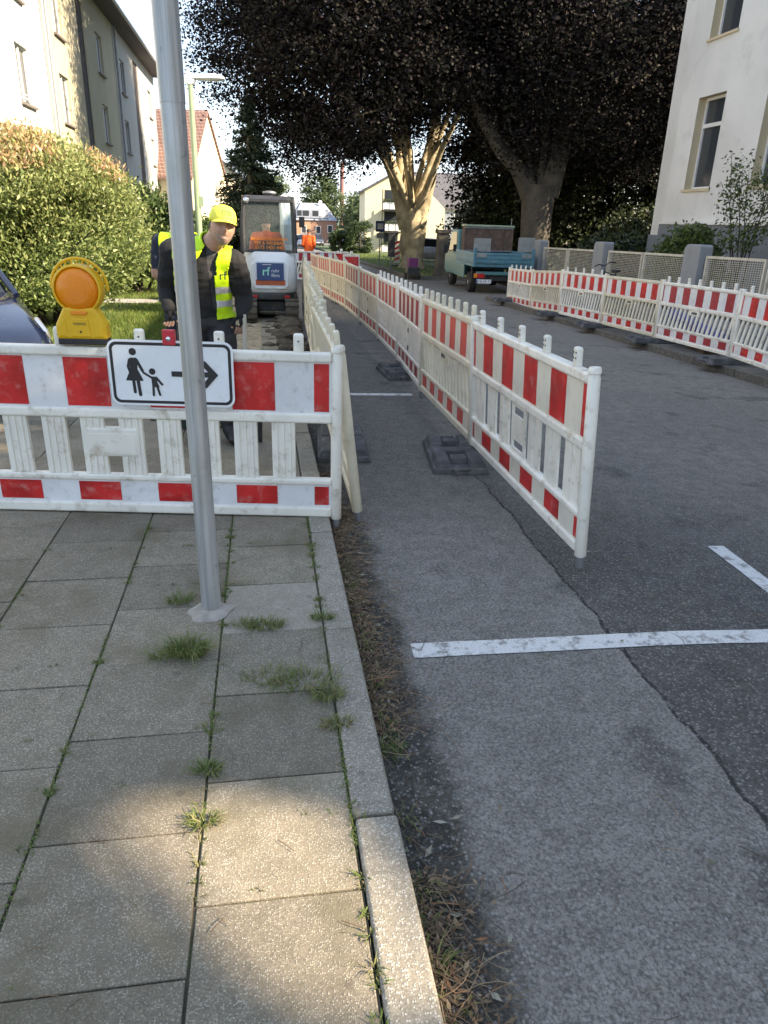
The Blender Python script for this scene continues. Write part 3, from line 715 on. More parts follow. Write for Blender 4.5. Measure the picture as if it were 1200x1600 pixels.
# ------------------------------------------------------------ sign pole, pedestrian sign, amber lamp
r = empty('sign_pole', (-.262, 2.735, 0), 0, 'tall galvanised steel pole set in the pavement in front of the sign', 'pole'); r.rotation_euler = (0, rad(-.45), 0)
MB().path([(0, 0, -.02), (0, 0, 1.9)], [.0400]*2, 32).build('lower_tube', 'galvanised', r, smooth=True)
MB().path([(0, 0, 1.885), (0, 0, 4.2)], [.0415]*2, 32).build('upper_tube', 'galvanised', r, smooth=True)
mb = MB(); prof = []
vs = [(0, 0, .022)]; n = 28
for k in range(n):
    t = 2*math.pi*k/n; q = .05+.012*noise.noise(Vector((math.cos(t)*1.3, math.sin(t)*1.3, .3))); vs.append((math.cos(t)*q, math.sin(t)*q, .02))
for k in range(n):
    t = 2*math.pi*k/n; q = .085+.03*noise.noise(Vector((math.cos(t)*1.6, math.sin(t)*1.6, 2.3))); vs.append((math.cos(t)*q, math.sin(t)*q, .0005))
mb.add(vs, [(0, 1+k, 1+(k+1) % n) for k in range(n)]+[(1+k, 1+n+k, 1+n+(k+1) % n, 1+(k+1) % n) for k in range(n)])
mb.build('mortar_collar', 'mortar', r, smooth=True)

def text_mesh(txt, size, mat, parent, M, name='lettering', depth=.001, align='CENTER', bold=0):
    cu = bpy.data.curves.new(name, 'FONT'); cu.body = txt; cu.size = size; cu.extrude = depth; cu.align_x = align; cu.align_y = 'CENTER'; cu.offset = bold; cu.resolution_u = 3
    t = bpy.data.objects.new('tmp', cu); COL.objects.link(t); dg = bpy.context.evaluated_depsgraph_get()
    me = bpy.data.meshes.new_from_object(t.evaluated_get(dg)); bpy.data.objects.remove(t); bpy.data.curves.remove(cu)
    me.name = name; me.materials.clear(); me.materials.append(MATS[mat])
    o = bpy.data.objects.new(name, me); COL.objects.link(o); o.parent = parent; o.matrix_local = M; return o
def FACE(x, y, z, pitch=0): return Matrix.Translation((x, y, z)) @ Matrix.Rotation(rad(90+pitch), 4, 'X')   # faces -y

fang = math.atan2(FB1.y-FB0.y, FB1.x-FB0.x)
def on_front(x, off): # point in front of the pavement barrier
    t = (x-FB0.x)/(FB1.x-FB0.x); return FB0.y+(FB1.y-FB0.y)*t-off
def rrect(w, h, r, n=6):
    p = []
    for cx, cy, a in ((w/2-r, h/2-r, 0), (-w/2+r, h/2-r, 90), (-w/2+r, -h/2+r, 180), (w/2-r, -h/2+r, 270)):
        for k in range(n+1): t = rad(a+90*k/n); p.append((cx+r*math.cos(t), cy+r*math.sin(t)))
    return p
SX = -.483
sg = empty('pedestrian_sign', (SX, on_front(SX, .052), .793), fang, 'white sign with mother and child pictogram and black right arrow, hung on the barrier', 'sign')
W, Hh = .635, .335
def on_sign(name, poly, d0, d1, mat): return MB().prism(poly, d0, d1, Matrix(((1,0,0,0),(0,0,-1,0),(0,1,0,0),(0,0,0,1)))).build(name, mat, sg)
on_sign('plate', rrect(W, Hh, .045), -.002, .002, 'sign_white')
ob = rrect(W-.022, Hh-.022, .037); ib = rrect(W-.052, Hh-.052, .025); n = len(ob)
mb = MB(); mb.add([(p[0], -.0032, p[1]) for p in ob]+[(p[0], -.0032, p[1]) for p in ib], [(i, (i+1) % n, n+(i+1) % n, n+i) for i in range(n)]); mb.build('border', 'sign_black', sg)
def circ(cx, cy, r, n=20): return [(cx+r*math.cos(2*math.pi*k/n), cy+r*math.sin(2*math.pi*k/n)) for k in range(n)]
def bar2(a, b, w):
    d = Vector((b[0]-a[0], b[1]-a[1])).normalized(); p = Vector((-d.y, d.x))*w/2; out = []
    ang = math.atan2(d.y, d.x)
    for c, s in ((b, -90), (a, 90)):
        for k in range(7): t = ang+rad(s+180*k/6); out.append((c[0]+w/2*math.cos(t), c[1]+w/2*math.sin(t)))
    return out
MP = [circ(-.190, .108, .0185), [(-.205, .078), (-.175, .078), (-.168, .068), (-.172, .02), (-.150, -.028), (-.146, -.040), (-.235, -.040), (-.231, -.028), (-.208, .02), (-.213, .068)],
      bar2((-.209, .066), (-.218, .032), .015), bar2((-.218, .032), (-.209, .0), .014), bar2((-.174, .068), (-.147, .012), .015), bar2((-.197, -.038), (-.194, -.098), .016), bar2((-.174, -.038), (-.168, -.112), .017),
      circ(-.098, .010, .0165), [(-.104, -.016), (-.084, -.016), (-.075, -.024), (-.076, -.045), (-.066, -.070), (-.104, -.070), (-.105, -.03)],
      bar2((-.103, -.022), (-.143, .003), .011), bar2((-.080, -.021), (-.052, -.056), .012), bar2((-.098, -.068), (-.100, -.112), .012), bar2((-.078, -.068), (-.067, -.110), .012),
      [(.0, -.013), (.0, .014), (.205, .014), (.205, -.013)], [(.238, 0), (.175, .070), (.139, .070), (.1985, .0005), (.1985, -.0005), (.139, -.070), (.175, -.070)]]
for i, p in enumerate(MP): on_sign('pictogram', p, .0025+i*.0002, .0031+i*.0002, 'sign_black')
cl = MB().box(-.032, .032, -.012, .02, .145, .222).build('clamp', 'clamp_red', sg, bevel=.006)
MB().lathe([(.013, 0), (.013, .004), (.009, .008)], 16, Matrix.Translation((0, -.012, .178)) @ Matrix.Rotation(rad(90), 4, 'X')).build('bolt', 'chrome', cl, smooth=True)
for k in range(8):
    t = rad(45*k+22); MB().box(-.0015, .0015, -.0135, -.011, .017, .029, Matrix.Translation((0, 0, .178)) @ Matrix.Rotation(t, 4, 'Y')).build('rib', 'clamp_red', cl)

wl = empty('warning_lamp', (-.912, on_front(-.912, .0), .925), fang+rad(3), 'yellow warning lamp with round amber lens standing on the pavement barrier', 'lamp'); wl.scale = (.88, .88, .88)
MB().box(-.135, .135, -.05, .05, 0, .035).build('base', 'black_plastic', wl, bevel=.006)
MB().prism([(-.14, .03), (.14, .03), (.14, .11), (.105, .175), (.085, .21), (-.085, .21), (-.105, .175), (-.14, .11)], -.05, .05, XZ()).build('body', 'lamp_yellow', wl, bevel=.016, seg=4)
MB().prism([(-.055, .045), (.055, .045), (.045, .15), (-.045, .15)], -.056, -.03, XZ()).build('front_panel', 'lamp_yellow', wl, bevel=.006)
for s in (-1, 1): MB().prism([(s*.075, .045), (s*.125, .045), (s*.125, .10), (s*.10, .145), (s*.08, .15)], -.054, -.03, XZ()).build('side_panel', 'lamp_yellow', wl, bevel=.006)
text_mesh('WEMAS', .021, 'letter_black', wl, FACE(-.002, -.0565, .118), depth=.0006)
MB().lathe([(.006, 0), (.006, .004)], 10, Matrix.Translation((0, -.055, .075)) @ Matrix.Rotation(rad(90), 4, 'X')).build('screw', 'letter_black', wl)
LZ = .305
RX = Matrix.Translation((0, 0, LZ)) @ Matrix.Rotation(rad(90), 4, 'X')
h = MB().lathe([(.131, -.045), (.134, -.04), (.134, .04), (.131, .045), (.121, .047), (.118, .03)], 40, RX).build('lamp_ring', 'lamp_yellow', wl, smooth=False, bevel=.002)
lens = MB().lathe([(.119, -.02), (.119, .036), (.10, .054), (.07, .063), (.035, .068), (.004, .069)], 40, Matrix.Rotation(rad(90), 4, 'X')).build('lens', 'amber_lens', wl, smooth=True); lens.location = (0, 0, LZ)
MB().box(-.045, .045, -.06, .0, .168, .190).build('lens_clip', 'amber_lens', wl, bevel=.005)
g = [(math.cos(rad(a))*.155, .018, LZ+.012+math.sin(rad(a))*.152) for a in range(-8, 189, 8)]
hd = MB().path(g, [.0085]*len(g), 8).build('handle', 'lamp_yellow', wl, smooth=True)
for a in range(12, 170, 13):
    c, s_ = math.cos(rad(a)), math.sin(rad(a)); MB().tube((c*.130, .018, LZ+.006+s_*.130), (c*.152, .018, LZ+.012+s_*.150), .005, n=6).build('rib', 'lamp_yellow', hd)

# ------------------------------------------------------------ buildings
def facade(wall, reveal, O, u, n, U, z0, z1, ops, depth):
    O, u, n = Vector(O), Vector(u), Vector(n)
    us = sorted({0, U, *[a for o in ops for a in o[:2]]}); zs = sorted({z0, z1, *[a for o in ops for a in o[2:4]]})
    P = lambda a, z, d=0: tuple(O+u*a-n*d+Vector((0, 0, z)))
    for i in range(len(us)-1):
        for k in range(len(zs)-1):
            uc, zc = (us[i]+us[i+1])/2, (zs[k]+zs[k+1])/2
            if any(o[0] < uc < o[1] and o[2] < zc < o[3] for o in ops): continue
            wall.add([P(us[i], zs[k]), P(us[i+1], zs[k]), P(us[i+1], zs[k+1]), P(us[i], zs[k+1])], [(0, 1, 2, 3)])
    for a, b, c, d in ops:
        m_ = MB(); reveal.append(m_)
        for (p, q) in (((a, c), (a, d)), ((a, d), (b, d)), ((b, d), (b, c)), ((b, c), (a, c))):
            m_.add([P(*p), P(*q), P(*q, depth), P(*p, depth)], [(0, 1, 2, 3)])
def window(parent, O, u, n, op, depth, mull=1, transom=0, fw=.06, frame='window_white', pane='glass_window', sill='sill', sill_out=.10):
    O, u, n = Vector(O), Vector(u), Vector(n); a, b, c, d = op
    M = Matrix((u, -n, Vector((0, 0, 1)))).transposed().to_4x4(); M.translation = O
    f = MB(); y0, y1 = depth-.05, depth+.03
    f.box(a, a+fw, y0, y1, c, d, M); f.box(b-fw, b, y0, y1, c, d, M); f.box(a+fw, b-fw, y0, y1, c, c+fw, M); f.box(a+fw, b-fw, y0, y1, d-fw, d, M)
    for i in range(mull): x = a+(b-a)*(i+1)/(mull+1); f.box(x-fw*.6, x+fw*.6, y0-.004, y1, c+fw, d-fw, M)
    if transom: z = c+(d-c)*transom; f.box(a+fw, b-fw, y0-.008, y1, z-fw*.7, z+fw*.7, M)
    w = f.build('window', frame, parent)
    MB().box(a+fw*.5, b-fw*.5, depth, depth+.01, c+fw*.5, d-fw*.5, M).build('pane', pane, w)
    if sill: MB().box(a-.06, b+.06, -sill_out, depth, c-.07, c-.002, M).build('window_sill', sill, w)
    return w
LX = -7.0
def apartment(y0, y1, wallm, label, wins, strips, pipe, rail=False):
    g = pave_z(y0)-.3
    r = empty('apartment_house', (LX, (y0+y1)/2, g), 0, label, 'building')
    O = Vector((0, y0-(y0+y1)/2, -g)); u = (0, 1, 0); n = (1, 0, 0); U = y1-y0
    ops = [(a-y0, b-y0, c, d) for a, b, c, d in wins]; sps = [(a-y0, b-y0, c, d) for a, b, c, d in strips]
    w, rv = MB(), []; facade(w, rv, O, u, n, U, g, 10.1, ops+sps, .16)
    w.add([(-11, O.y, 0), (0, O.y, 0), (0, O.y, 10.1-g), (-11, O.y, 10.1-g)], [(0, 1, 2, 3)]); w.add([(-11, O.y+U, 0), (0, O.y+U, 0), (0, O.y+U, 10.1-g), (-11, O.y+U, 10.1-g)], [(0, 1, 2, 3)])
    wo_ = w.build('wall', wallm, r); [q.build('window_reveal', wallm, wo_) for q in rv]
    for op in ops:
        ww = window(r, O, u, n, op, .14, 1 if op[1]-op[0] > 1 else 0)
        if rail:
            M = Matrix((Vector(u), Vector((-1, 0, 0)), Vector((0, 0, 1)))).transposed().to_4x4(); M.translation = O
            for zz in (.12, .22): MB().box(op[0], op[1], -.05, -.03, op[2]+zz, op[2]+zz+.02, M).build('guard_rail', 'window_white', ww)
    for a, b, c, d in sps: MB().box(-.30, -.06, O.y+a, O.y+b, c-g, d-g).build('clinker_strip', 'clinker', r)
    MB().tube((.10, O.y+pipe-y0, 0), (.10, O.y+pipe-y0, 10.0-g), .055, n=10).build('downpipe', 'zinc', r, smooth=True)
    rf = MB(); e = 10.1-g
    rf.prism([(.75, e-.02), (.75, e+.18), (-5.5, e+2.6), (-11.8, e+.18), (-11.8, e-.02)], O.y-.02, O.y+U+.02, Matrix(((1,0,0,0),(0,0,1,0),(0,1,0,0),(0,0,0,1))))
    ro = rf.build('roof', 'roof_dark', r)
    MB().path([(.80, O.y, e+.12), (.80, O.y+U, e+.12)], [.085]*2, 10).build('gutter', 'zinc', ro, smooth=True)
    return r
st = [(1.65, 3.2), (4.55, 6.12), (7.35, 8.9)]
apartment(8.5, 29.45, 'stucco_white', 'white rendered apartment house in full sun at the far left', [(a, a+1.35, z0, z1) for a in (9.6, 13.4, 17.6, 21.6, 25.9) for z0, z1 in st], [], 29.3, True)
apartment(29.5, 42.8, 'stucco_yellow', 'dull yellow apartment house with a dark clinker strip, between white and grey ones', [(a, a+1.35, z0, z1) for a in (31.0, 38.5) for z0, z1 in st], [(35.0, 36.3, .3, 9.4)], 29.7)
apartment(42.85, 57.6, 'stucco_grey', 'grey apartment house at the far end of the terrace', [(a, a+1.35, z0, z1) for a in (44.3, 54.2) for z0, z1 in st], [(48.8, 50.4, .3, 9.6)], 43.0)

# house with steep tiled roof and cream gable behind the lamp post
r = empty('gabled_house', (-4.7, 55.5, -.9), math.atan2(8.7, 1.9)-math.pi/2, 'cream house with steep red tiled roof behind the street lamp', 'house')
w, rv = MB(), []; opg = [(5.6, 6.5, 3.6, 4.9), (5.6, 6.5, 1.0, 2.3)]
facade(w, rv, (0, 0, 0), (0, 1, 0), (1, 0, 0), 8.9, 0, 5.0, opg, .12)
w.add([(0, 0, 5.0), (0, 8.9, 5.0), (0, 4.45, 9.3)], [(0, 1, 2)]); w.add([(0, 0, 0), (-9, 0, 0), (-9, 0, 5), (0, 0, 5)], [(0, 1, 2, 3)]); w.add([(0, 8.9, 0), (-9, 8.9, 0), (-9, 8.9, 5), (0, 8.9, 5)], [(0, 1, 2, 3)])
wo_ = w.build('wall', 'stucco_cream', r); [q.build('window_reveal', 'stucco_cream', wo_) for q in rv]
for op in opg: window(r, (0, 0, 0), (0, 1, 0), (1, 0, 0), op, .1)
rf = MB()
for s in (0, 1):
    ya, yb = (-.35, 4.45) if s == 0 else (9.25, 4.45)
    rf.hexa([(.15, ya, 4.66), (-9, ya, 4.66), (-9, yb, 9.3), (.15, yb, 9.3), (.15, ya, 4.84), (-9, ya, 4.84), (-9, yb, 9.48), (.15, yb, 9.48)])
rf.build('roof', 'roof_tiles', r)
r = empty('distant_house', (-4.3, 82, -1.6), .1, 'pale yellow house half hidden behind the spruce', 'house')
MB().prism([(-4, 0), (4, 0), (4, 5.4), (0, 8.6), (-4, 5.4)], 0, 8, XZ()).build('wall', 'stucco_cream', r)
mb = MB()
for s in (-1, 1): mb.hexa([(s*4.4, -.3, 5.0), (0, -.3, 8.6), (0, 8.3, 8.6), (s*4.4, 8.3, 5.0), (s*4.4, -.3, 5.2), (0, -.3, 8.82), (0, 8.3, 8.82), (s*4.4, 8.3, 5.2)])
mb.build('roof', 'roof_dark', r)

# school on the right
SXF = 13.0; SG = -.4
r = empty('school_building', (SXF, 8, SG), 0, 'tall pale grey school building with deep cream window reveals on the right', 'building')
O = Vector((0, 15.75, -SG)); u = Vector((0, -1, 0)); n = Vector((-1, 0, 0)); U = 28.2
ops = []
for k in range(8):
    a = 1.0+k*3.3
    ops += [(a, a+1.4, 2.76, 5.26), (a-.0, a+1.4, 6.75, 9.2)]
w, rv = MB(), []; facade(w, rv, O, u, n, U, 1.78, 10.3, ops, .34)
w.add([(0, 15.75, 1.78-SG), (10, 15.75, 1.78-SG), (10, 15.75, 10.3-SG), (0, 15.75, 10.3-SG)], [(0, 1, 2, 3)])
w.add([(0, -12.45, 1.78-SG), (10, -12.45, 1.78-SG), (10, -12.45, 10.3-SG), (0, -12.45, 10.3-SG)], [(0, 1, 2, 3)]); wo_ = w.build('wall', 'school_wall', r); [q.build('window_reveal', 'school_reveal', wo_) for q in rv]
MB().box(-.06, 10, -12.5, 15.81, 0, 1.76-SG).build('socle', 'school_socle', r)
MB().box(-.10, 0, -12.5, 15.85, 1.762-SG, 1.83-SG).build('socle_ledge', 'school_wall', r)
for op in ops: window(r, O, u, n, op, .30, 0, .70, fw=.075, sill='school_reveal', sill_out=.06)
MB().hexa([(-.5, -12.8, 10.3-SG), (11, -12.8, 10.3-SG), (11, 16.2, 10.3-SG), (-.5, 16.2, 10.3-SG), (4, -8.5, 12.6-SG), (7, -8.5, 12.6-SG), (7, 11.5, 12.6-SG), (4, 11.5, 12.6-SG)]).build('roof', 'roof_dark', r)
MB().box(.35, 9, 15.75, 17.05, 1.42-SG, 10.1-SG).build('wing_wall', 'school_socle' if False else 'school_wall', r)
MB().box(.30, 9, 15.8, 17.1, 0, 1.42-SG).build('wing_socle', 'school_socle', r)

# fence of grey pillars and wire mesh
FX = 9.15
def fz(y): return road_z(6.35, y)+.14
pil = None
for i, (y, lab) in enumerate([(5.6, 'rounded grey fence pillar nearest the camera, beyond the right edge'), (10.25, 'rounded grey fence pillar by the sapling near the right edge'), (15.0, 'rounded grey fence pillar in front of the leafy school shrub'), (19.6, 'rounded grey fence pillar behind the leaning bicycle'), (24.4, 'grey fence pillar beside the truck bed')]):
    if pil is None:
        pil = empty('fence_pillar')
        prof = [(-.31, 0), (.31, 0)]+[(.17+.14*math.cos(rad(a)), 1.46+.14*math.sin(rad(a))) for a in range(0, 91, 15)]+[(-.25+.06*math.cos(rad(a)), 1.54+.06*math.sin(rad(a))) for a in range(90, 181, 30)]
        MB().prism(prof, -.15, .15, YZ()).build('shaft', 'pillar_grey', pil, bevel=.02)
        MB().box(-.17, .17, -.33, .33, 0, .30).build('plinth', 'pillar_grey', pil, bevel=.01)
        for s in (-1, 1): MB().tube((0, s*.30, 1.2), (0, s*.40, 1.2), .025, n=8).build('bracket', 'grey_steel', pil)
        o = pil
    else: o = copy_tree(pil)
    o.location = (FX, y, fz(y)-.05); tag(o, lab, 'fence pillar', 'grey fence pillars')
fp = None
labs = ['mesh fence panel at the right edge behind the barriers', 'mesh fence panel behind the school sapling', 'wire mesh fence panel right of the middle pillar', 'wire mesh fence panel left of the middle pillar', 'wire mesh fence panel right of the bicycle pillar', 'wire mesh fence panel behind the bicycle', 'wire mesh fence panel beyond the bicycle', 'last wire mesh fence panel next to the truck']
ki = 0
for a, b in ((5.95, 9.9), (10.6, 14.65), (15.35, 19.25), (19.95, 24.05)):
    for s in range(2):
        y0 = a+(b-a)*s/2+.04; y1 = a+(b-a)*(s+1)/2-.04; w = y1-y0
        if fp is None:
            fp = empty('mesh_fence_panel')
            for yy in (0, 1.86): MB().box(-.025, .025, yy, yy+.05, 0, 1.25).build('upright', 'fence_cream', fp)
            for zz in (.12, 1.20): MB().box(-.02, .02, .05, 1.86, zz, zz+.05).build('cross_rail', 'fence_cream', fp)
            mb = MB()
            for zz in lin(.17, 1.2, 26)[1:-1]: mb.box(-.004, .004, .05, 1.86, zz-.004, zz+.004)
            for yy in lin(.05, 1.86, 26)[1:-1]: mb.box(-.008, -.004, yy-.004, yy+.004, .17, 1.2)
            m_ = mb.build('wire_mesh', 'fence_cream', fp); m_['kind'] = 'stuff'
            o = fp
        else: o = copy_tree(fp)
        o.location = (FX, y0, fz((y0+y1)/2)+.10); o.scale = (1, w/1.91, 1); o.rotation_euler = (rad(-.86), 0, 0)
        tag(o, labs[ki], 'fence panel', 'wire mesh fence panels'); ki += 1
o = MB().box(FX-.10, FX+.10, 4, 24.3, -1.2, -.9)
vs = []
mb = MB()
for i in range(20): mb.box(FX-.1, FX+.1, 4+i, 5+i-.004, fz(4.5+i)-.3, fz(4.5+i)+.12)
o = mb.build('garden_wall', 'pillar_grey'); tag(o, 'low grey plinth wall under the wire mesh fence', 'wall')

# cream house with balconies, slate house, brick house far down the road
GZ = -2.0
r = empty('balcony_house', (10.5, 80, GZ), rad(-4), 'cream gabled house with stacked flower balconies left of the beech trunk', 'house')
MB().prism([(0, 0), (8.4, 0), (8.4, 5.0), (4.2, 8.8), (0, 6.5)], 0, 10, XZ()).build('wall', 'stucco_cream', r)
MB().hexa([(-.25, -.3, 6.35), (4.3, -.3, 8.85), (4.3, 10.2, 8.85), (-.25, 10.2, 6.35), (-.25, -.3, 6.55), (4.3, -.3, 9.05), (4.3, 10.2, 9.05), (-.25, 10.2, 6.55)]).build('roof', 'roof_dark', r)
MB().box(2.9, 3.2, 1.5, 1.9, 8.2, 9.6).build('chimney', 'roof_dark', r)
MB().box(-.06, .04, -.08, 0, 0, 6.4).build('downpipe', 'zinc', r)
for k, z in enumerate((.6, 2.65, 4.7)):
    b = empty('balcony'); b.parent = r; b.location = (1.75, 0, z)
    MB().box(0, 2.1, -1.2, 0, -.12, 0).build('deck', 'dark_metal', b)
    for x in (0, .68, 1.38): MB().box(x+.04, x+.66, -1.22, -1.19, .06, .75).build('parapet_panel', 'window_white', b)
    MB().box(-.02, 2.12, -1.26, -1.15, .75, .85).build('hand_rail', 'dark_metal', b)
    P = np.c_[RNG.uniform(0, 2.1, 130), RNG.uniform(-1.35, -1.1, 130), RNG.uniform(.75, 1.0, 130)]
    leaves('flowers', P, .16, 'leaf_mid', b); MB().box(.3, 1.8, -.02, .01, 0, 1.9).build('balcony_door', 'glass_window', b)
for x in (1.7, 3.8): MB().box(x, x+.09, -1.24, -1.15, 0, 6.6).build('balcony_post', 'dark_metal', r)
r = empty('slate_house', (16.6, 82, GZ), rad(-3), 'blue grey slate clad house right of the beech trunk', 'house')
MB().box(0, 8, 0, 9, .6, 5.2).build('wall', 'slate_clad', r); MB().box(-.03, 8.03, -.03, 9, 0, .6).build('socle', 'brick_red', r)
MB().prism([(-.3, -.4), (-.3, -.2), (4.5, 3.4), (9.3, -.2), (9.3, -.4)], -.2, 8.2, Matrix(((0,0,1,0),(1,0,0,0),(0,1,0,5.4),(0,0,0,1)))).build('roof', 'roof_dark', r)
for x in (2.1, 4.4, 6.3):
    for z in (1.5, 3.9):
        f = MB().box(x-.5, x+.5, -.05, .02, z, z+1.25).build('window', 'window_white', r); MB().box(x-.4, x+.4, -.07, -.05, z+.1, z+1.15).build('pane', 'glass_window', f)
r = empty('brick_house', (6.0, 150, -4.6), rad(3), 'brick semi-detached house with grey mansard roof at the end of the road', 'house')
MB().box(0, 3.3, 0, 8, 0, 6.0).build('wall', 'brick_orange', r); MB().box(3.3, 8.3, .02, 8, 0, 6.0).build('wall', 'brick_red', r)
rf = MB().hexa([(-.2, -.25, 6.0), (8.5, -.25, 6.0), (8.5, 8.2, 6.0), (-.2, 8.2, 6.0), (1.6, 2.8, 9.1), (6.3, 2.8, 9.1), (6.3, 5.5, 9.1), (1.6, 5.5, 9.1)]).build('roof', 'slate', r)
MB().box(.5, 6.6, -.1, 2.2, 6.4, 7.9).build('dormer', 'slate', rf)
for x0, x1 in ((.65, 1.5), (1.7, 2.9), (3.6, 4.7), (4.9, 6.0)): MB().box(x0, x1, -.14, -.1, 6.75, 7.7).build('dormer_window', 'glass_window' if x0 != 4.9 else 'window_white', rf)
MB().lathe([(.05, 0), (.35, .05), (.36, .10)], 14, Matrix.Translation((5.4, 2.2, 9.3)) @ Matrix.Rotation(rad(90), 4, 'X')).build('satellite_dish', 'letter_white', rf)
for x, z in ((1.9, .9), (1.9, 3.6), (4.7, .9), (4.7, 3.6), (7.0, 1.2), (7.0, 3.8)):
    f = MB().box(x-.5, x+.5, -.04, .03, z, z+1.4).build('window', 'window_white', r); MB().box(x-.4, x+.4, -.06, -.04, z+.1, z+1.3).build('pane', 'glass_window', f)
o = MB().lathe([(1.35, 0), (1.2, 12), (.95, 44)], 20, Matrix.Translation((42.6, 420, -14))).build('factory_chimney', 'chimney_brick', None, smooth=True); tag(o, 'tall slim reddish factory chimney in the distance', 'chimney')
# lattice mast
r = empty('lattice_mast', (-6.5, 220, -6), 0, 'thin lattice power mast above the excavator', 'mast')
for sx, sy in ((-1, -1), (1, -1), (1, 1), (-1, 1)): MB().tube((sx*1.5, sy*1.5, 0), (sx*.35, sy*.35, 25), .09, .06, 6).build('leg', 'zinc', r)
for z in (6, 11, 15, 18.5, 21.5):
    q = 1.5-1.15*z/25
    for s in (-1, 1): MB().tube((-q, s*q, z), (q*.92, s*q*.92, z+3), .045, n=5).build('brace', 'zinc', r); MB().tube((q, s*q, z), (-q*.92, s*q*.92, z+3), .045, n=5).build('brace', 'zinc', r)
for z, w in ((18, 4.2), (21, 3.6), (24, 2.6)): MB().tube((-w, 0, z), (w, 0, z), .09, n=6).build('cross_arm', 'zinc', r)
# street lamp
r = empty('street_lamp', (-1.43, 18, pave_z(18)), 0, 'pale green street lamp post with white lamp head', 'street lamp')
MB().path([(0, 0, 0), (0, 0, 1.0), (0, 0, 4.3)], [.085, .075, .052], 14).build('post', 'lamp_green', r, smooth=True)
MB().box(.03, .13, -.06, .06, 1.9, 2.12).build('label_box', 'lamp_green', r)
MB().lathe([(.10, -.06), (.12, -.03), (.12, .03), (.10, .06)], 18, Matrix.Translation((-.0, 0, 4.40)) @ Matrix.Rotation(rad(90), 4, 'X')).build('joint', 'lamp_white', r, smooth=True)
hd = MB(); S = [(.05, .07, .06), (.2, .10, .085), (.45, .14, .10), (.62, .13, .085), (.72, .08, .04)]; vs = []; m = 12
for x, wy, hz in S:
    for k in range(m): t = 2*math.pi*k/m; vs.append((x, wy*math.cos(t), 4.42+(hz if math.sin(t) > 0 else hz*.45)*math.sin(t)+.02*x))
hd.add(vs, [(i*m+k, i*m+(k+1) % m, (i+1)*m+(k+1) % m, (i+1)*m+k) for i in range(len(S)-1) for k in range(m)]+[tuple(range(m)), tuple((len(S)-1)*m+k for k in range(m))])
hd.build('lamp_head', 'lamp_white', r, smooth=True)

# ------------------------------------------------------------ trees and shrubs
def limb_pts(p, d, length, n, bend, rng):
    pts = [Vector(p)]; d = Vector(d).normalized()
    for i in range(n):
        d = (d+Vector((rng.normal(0, bend), rng.normal(0, bend), rng.normal(0, bend*.6)))).normalized(); pts.append(pts[-1]+d*(length/n))
    return pts
def crown_points(c, R, nclu, per, spread, rng, p=2.4, shell=.45, zmin=None, droop=.3, cut=None, holes=True):
    pts = []; c = np.array(c); R = np.array(R); out = []
    while len(out) < nclu:
        q = rng.uniform(-1, 1, 3)
        s = (np.abs(q)**p).sum()
        if s > 1 or s < shell**p: continue
        w = c+q*R
        nz = noise.noise(Vector(w)*.45)
        if nz < (-.22 if holes is True else -.36): continue
        if s > (.8 if holes is True else .9) and noise.noise(Vector(w)*.9+Vector((7, 0, 0))) < 0: continue
        if zmin is not None and w[2] < zmin(w): continue
        if cut is not None and cut(w): continue
        out.append(w)
    C_ = np.array(out); tot = nclu*per
    off = rng.normal(size=(nclu, per, 3))*np.array([spread, spread, spread*.42])
    off[..., 2] -= droop*np.linalg.norm(off[..., :2], axis=2)*.6
    return (C_[:, None, :]+off).reshape(-1, 3)
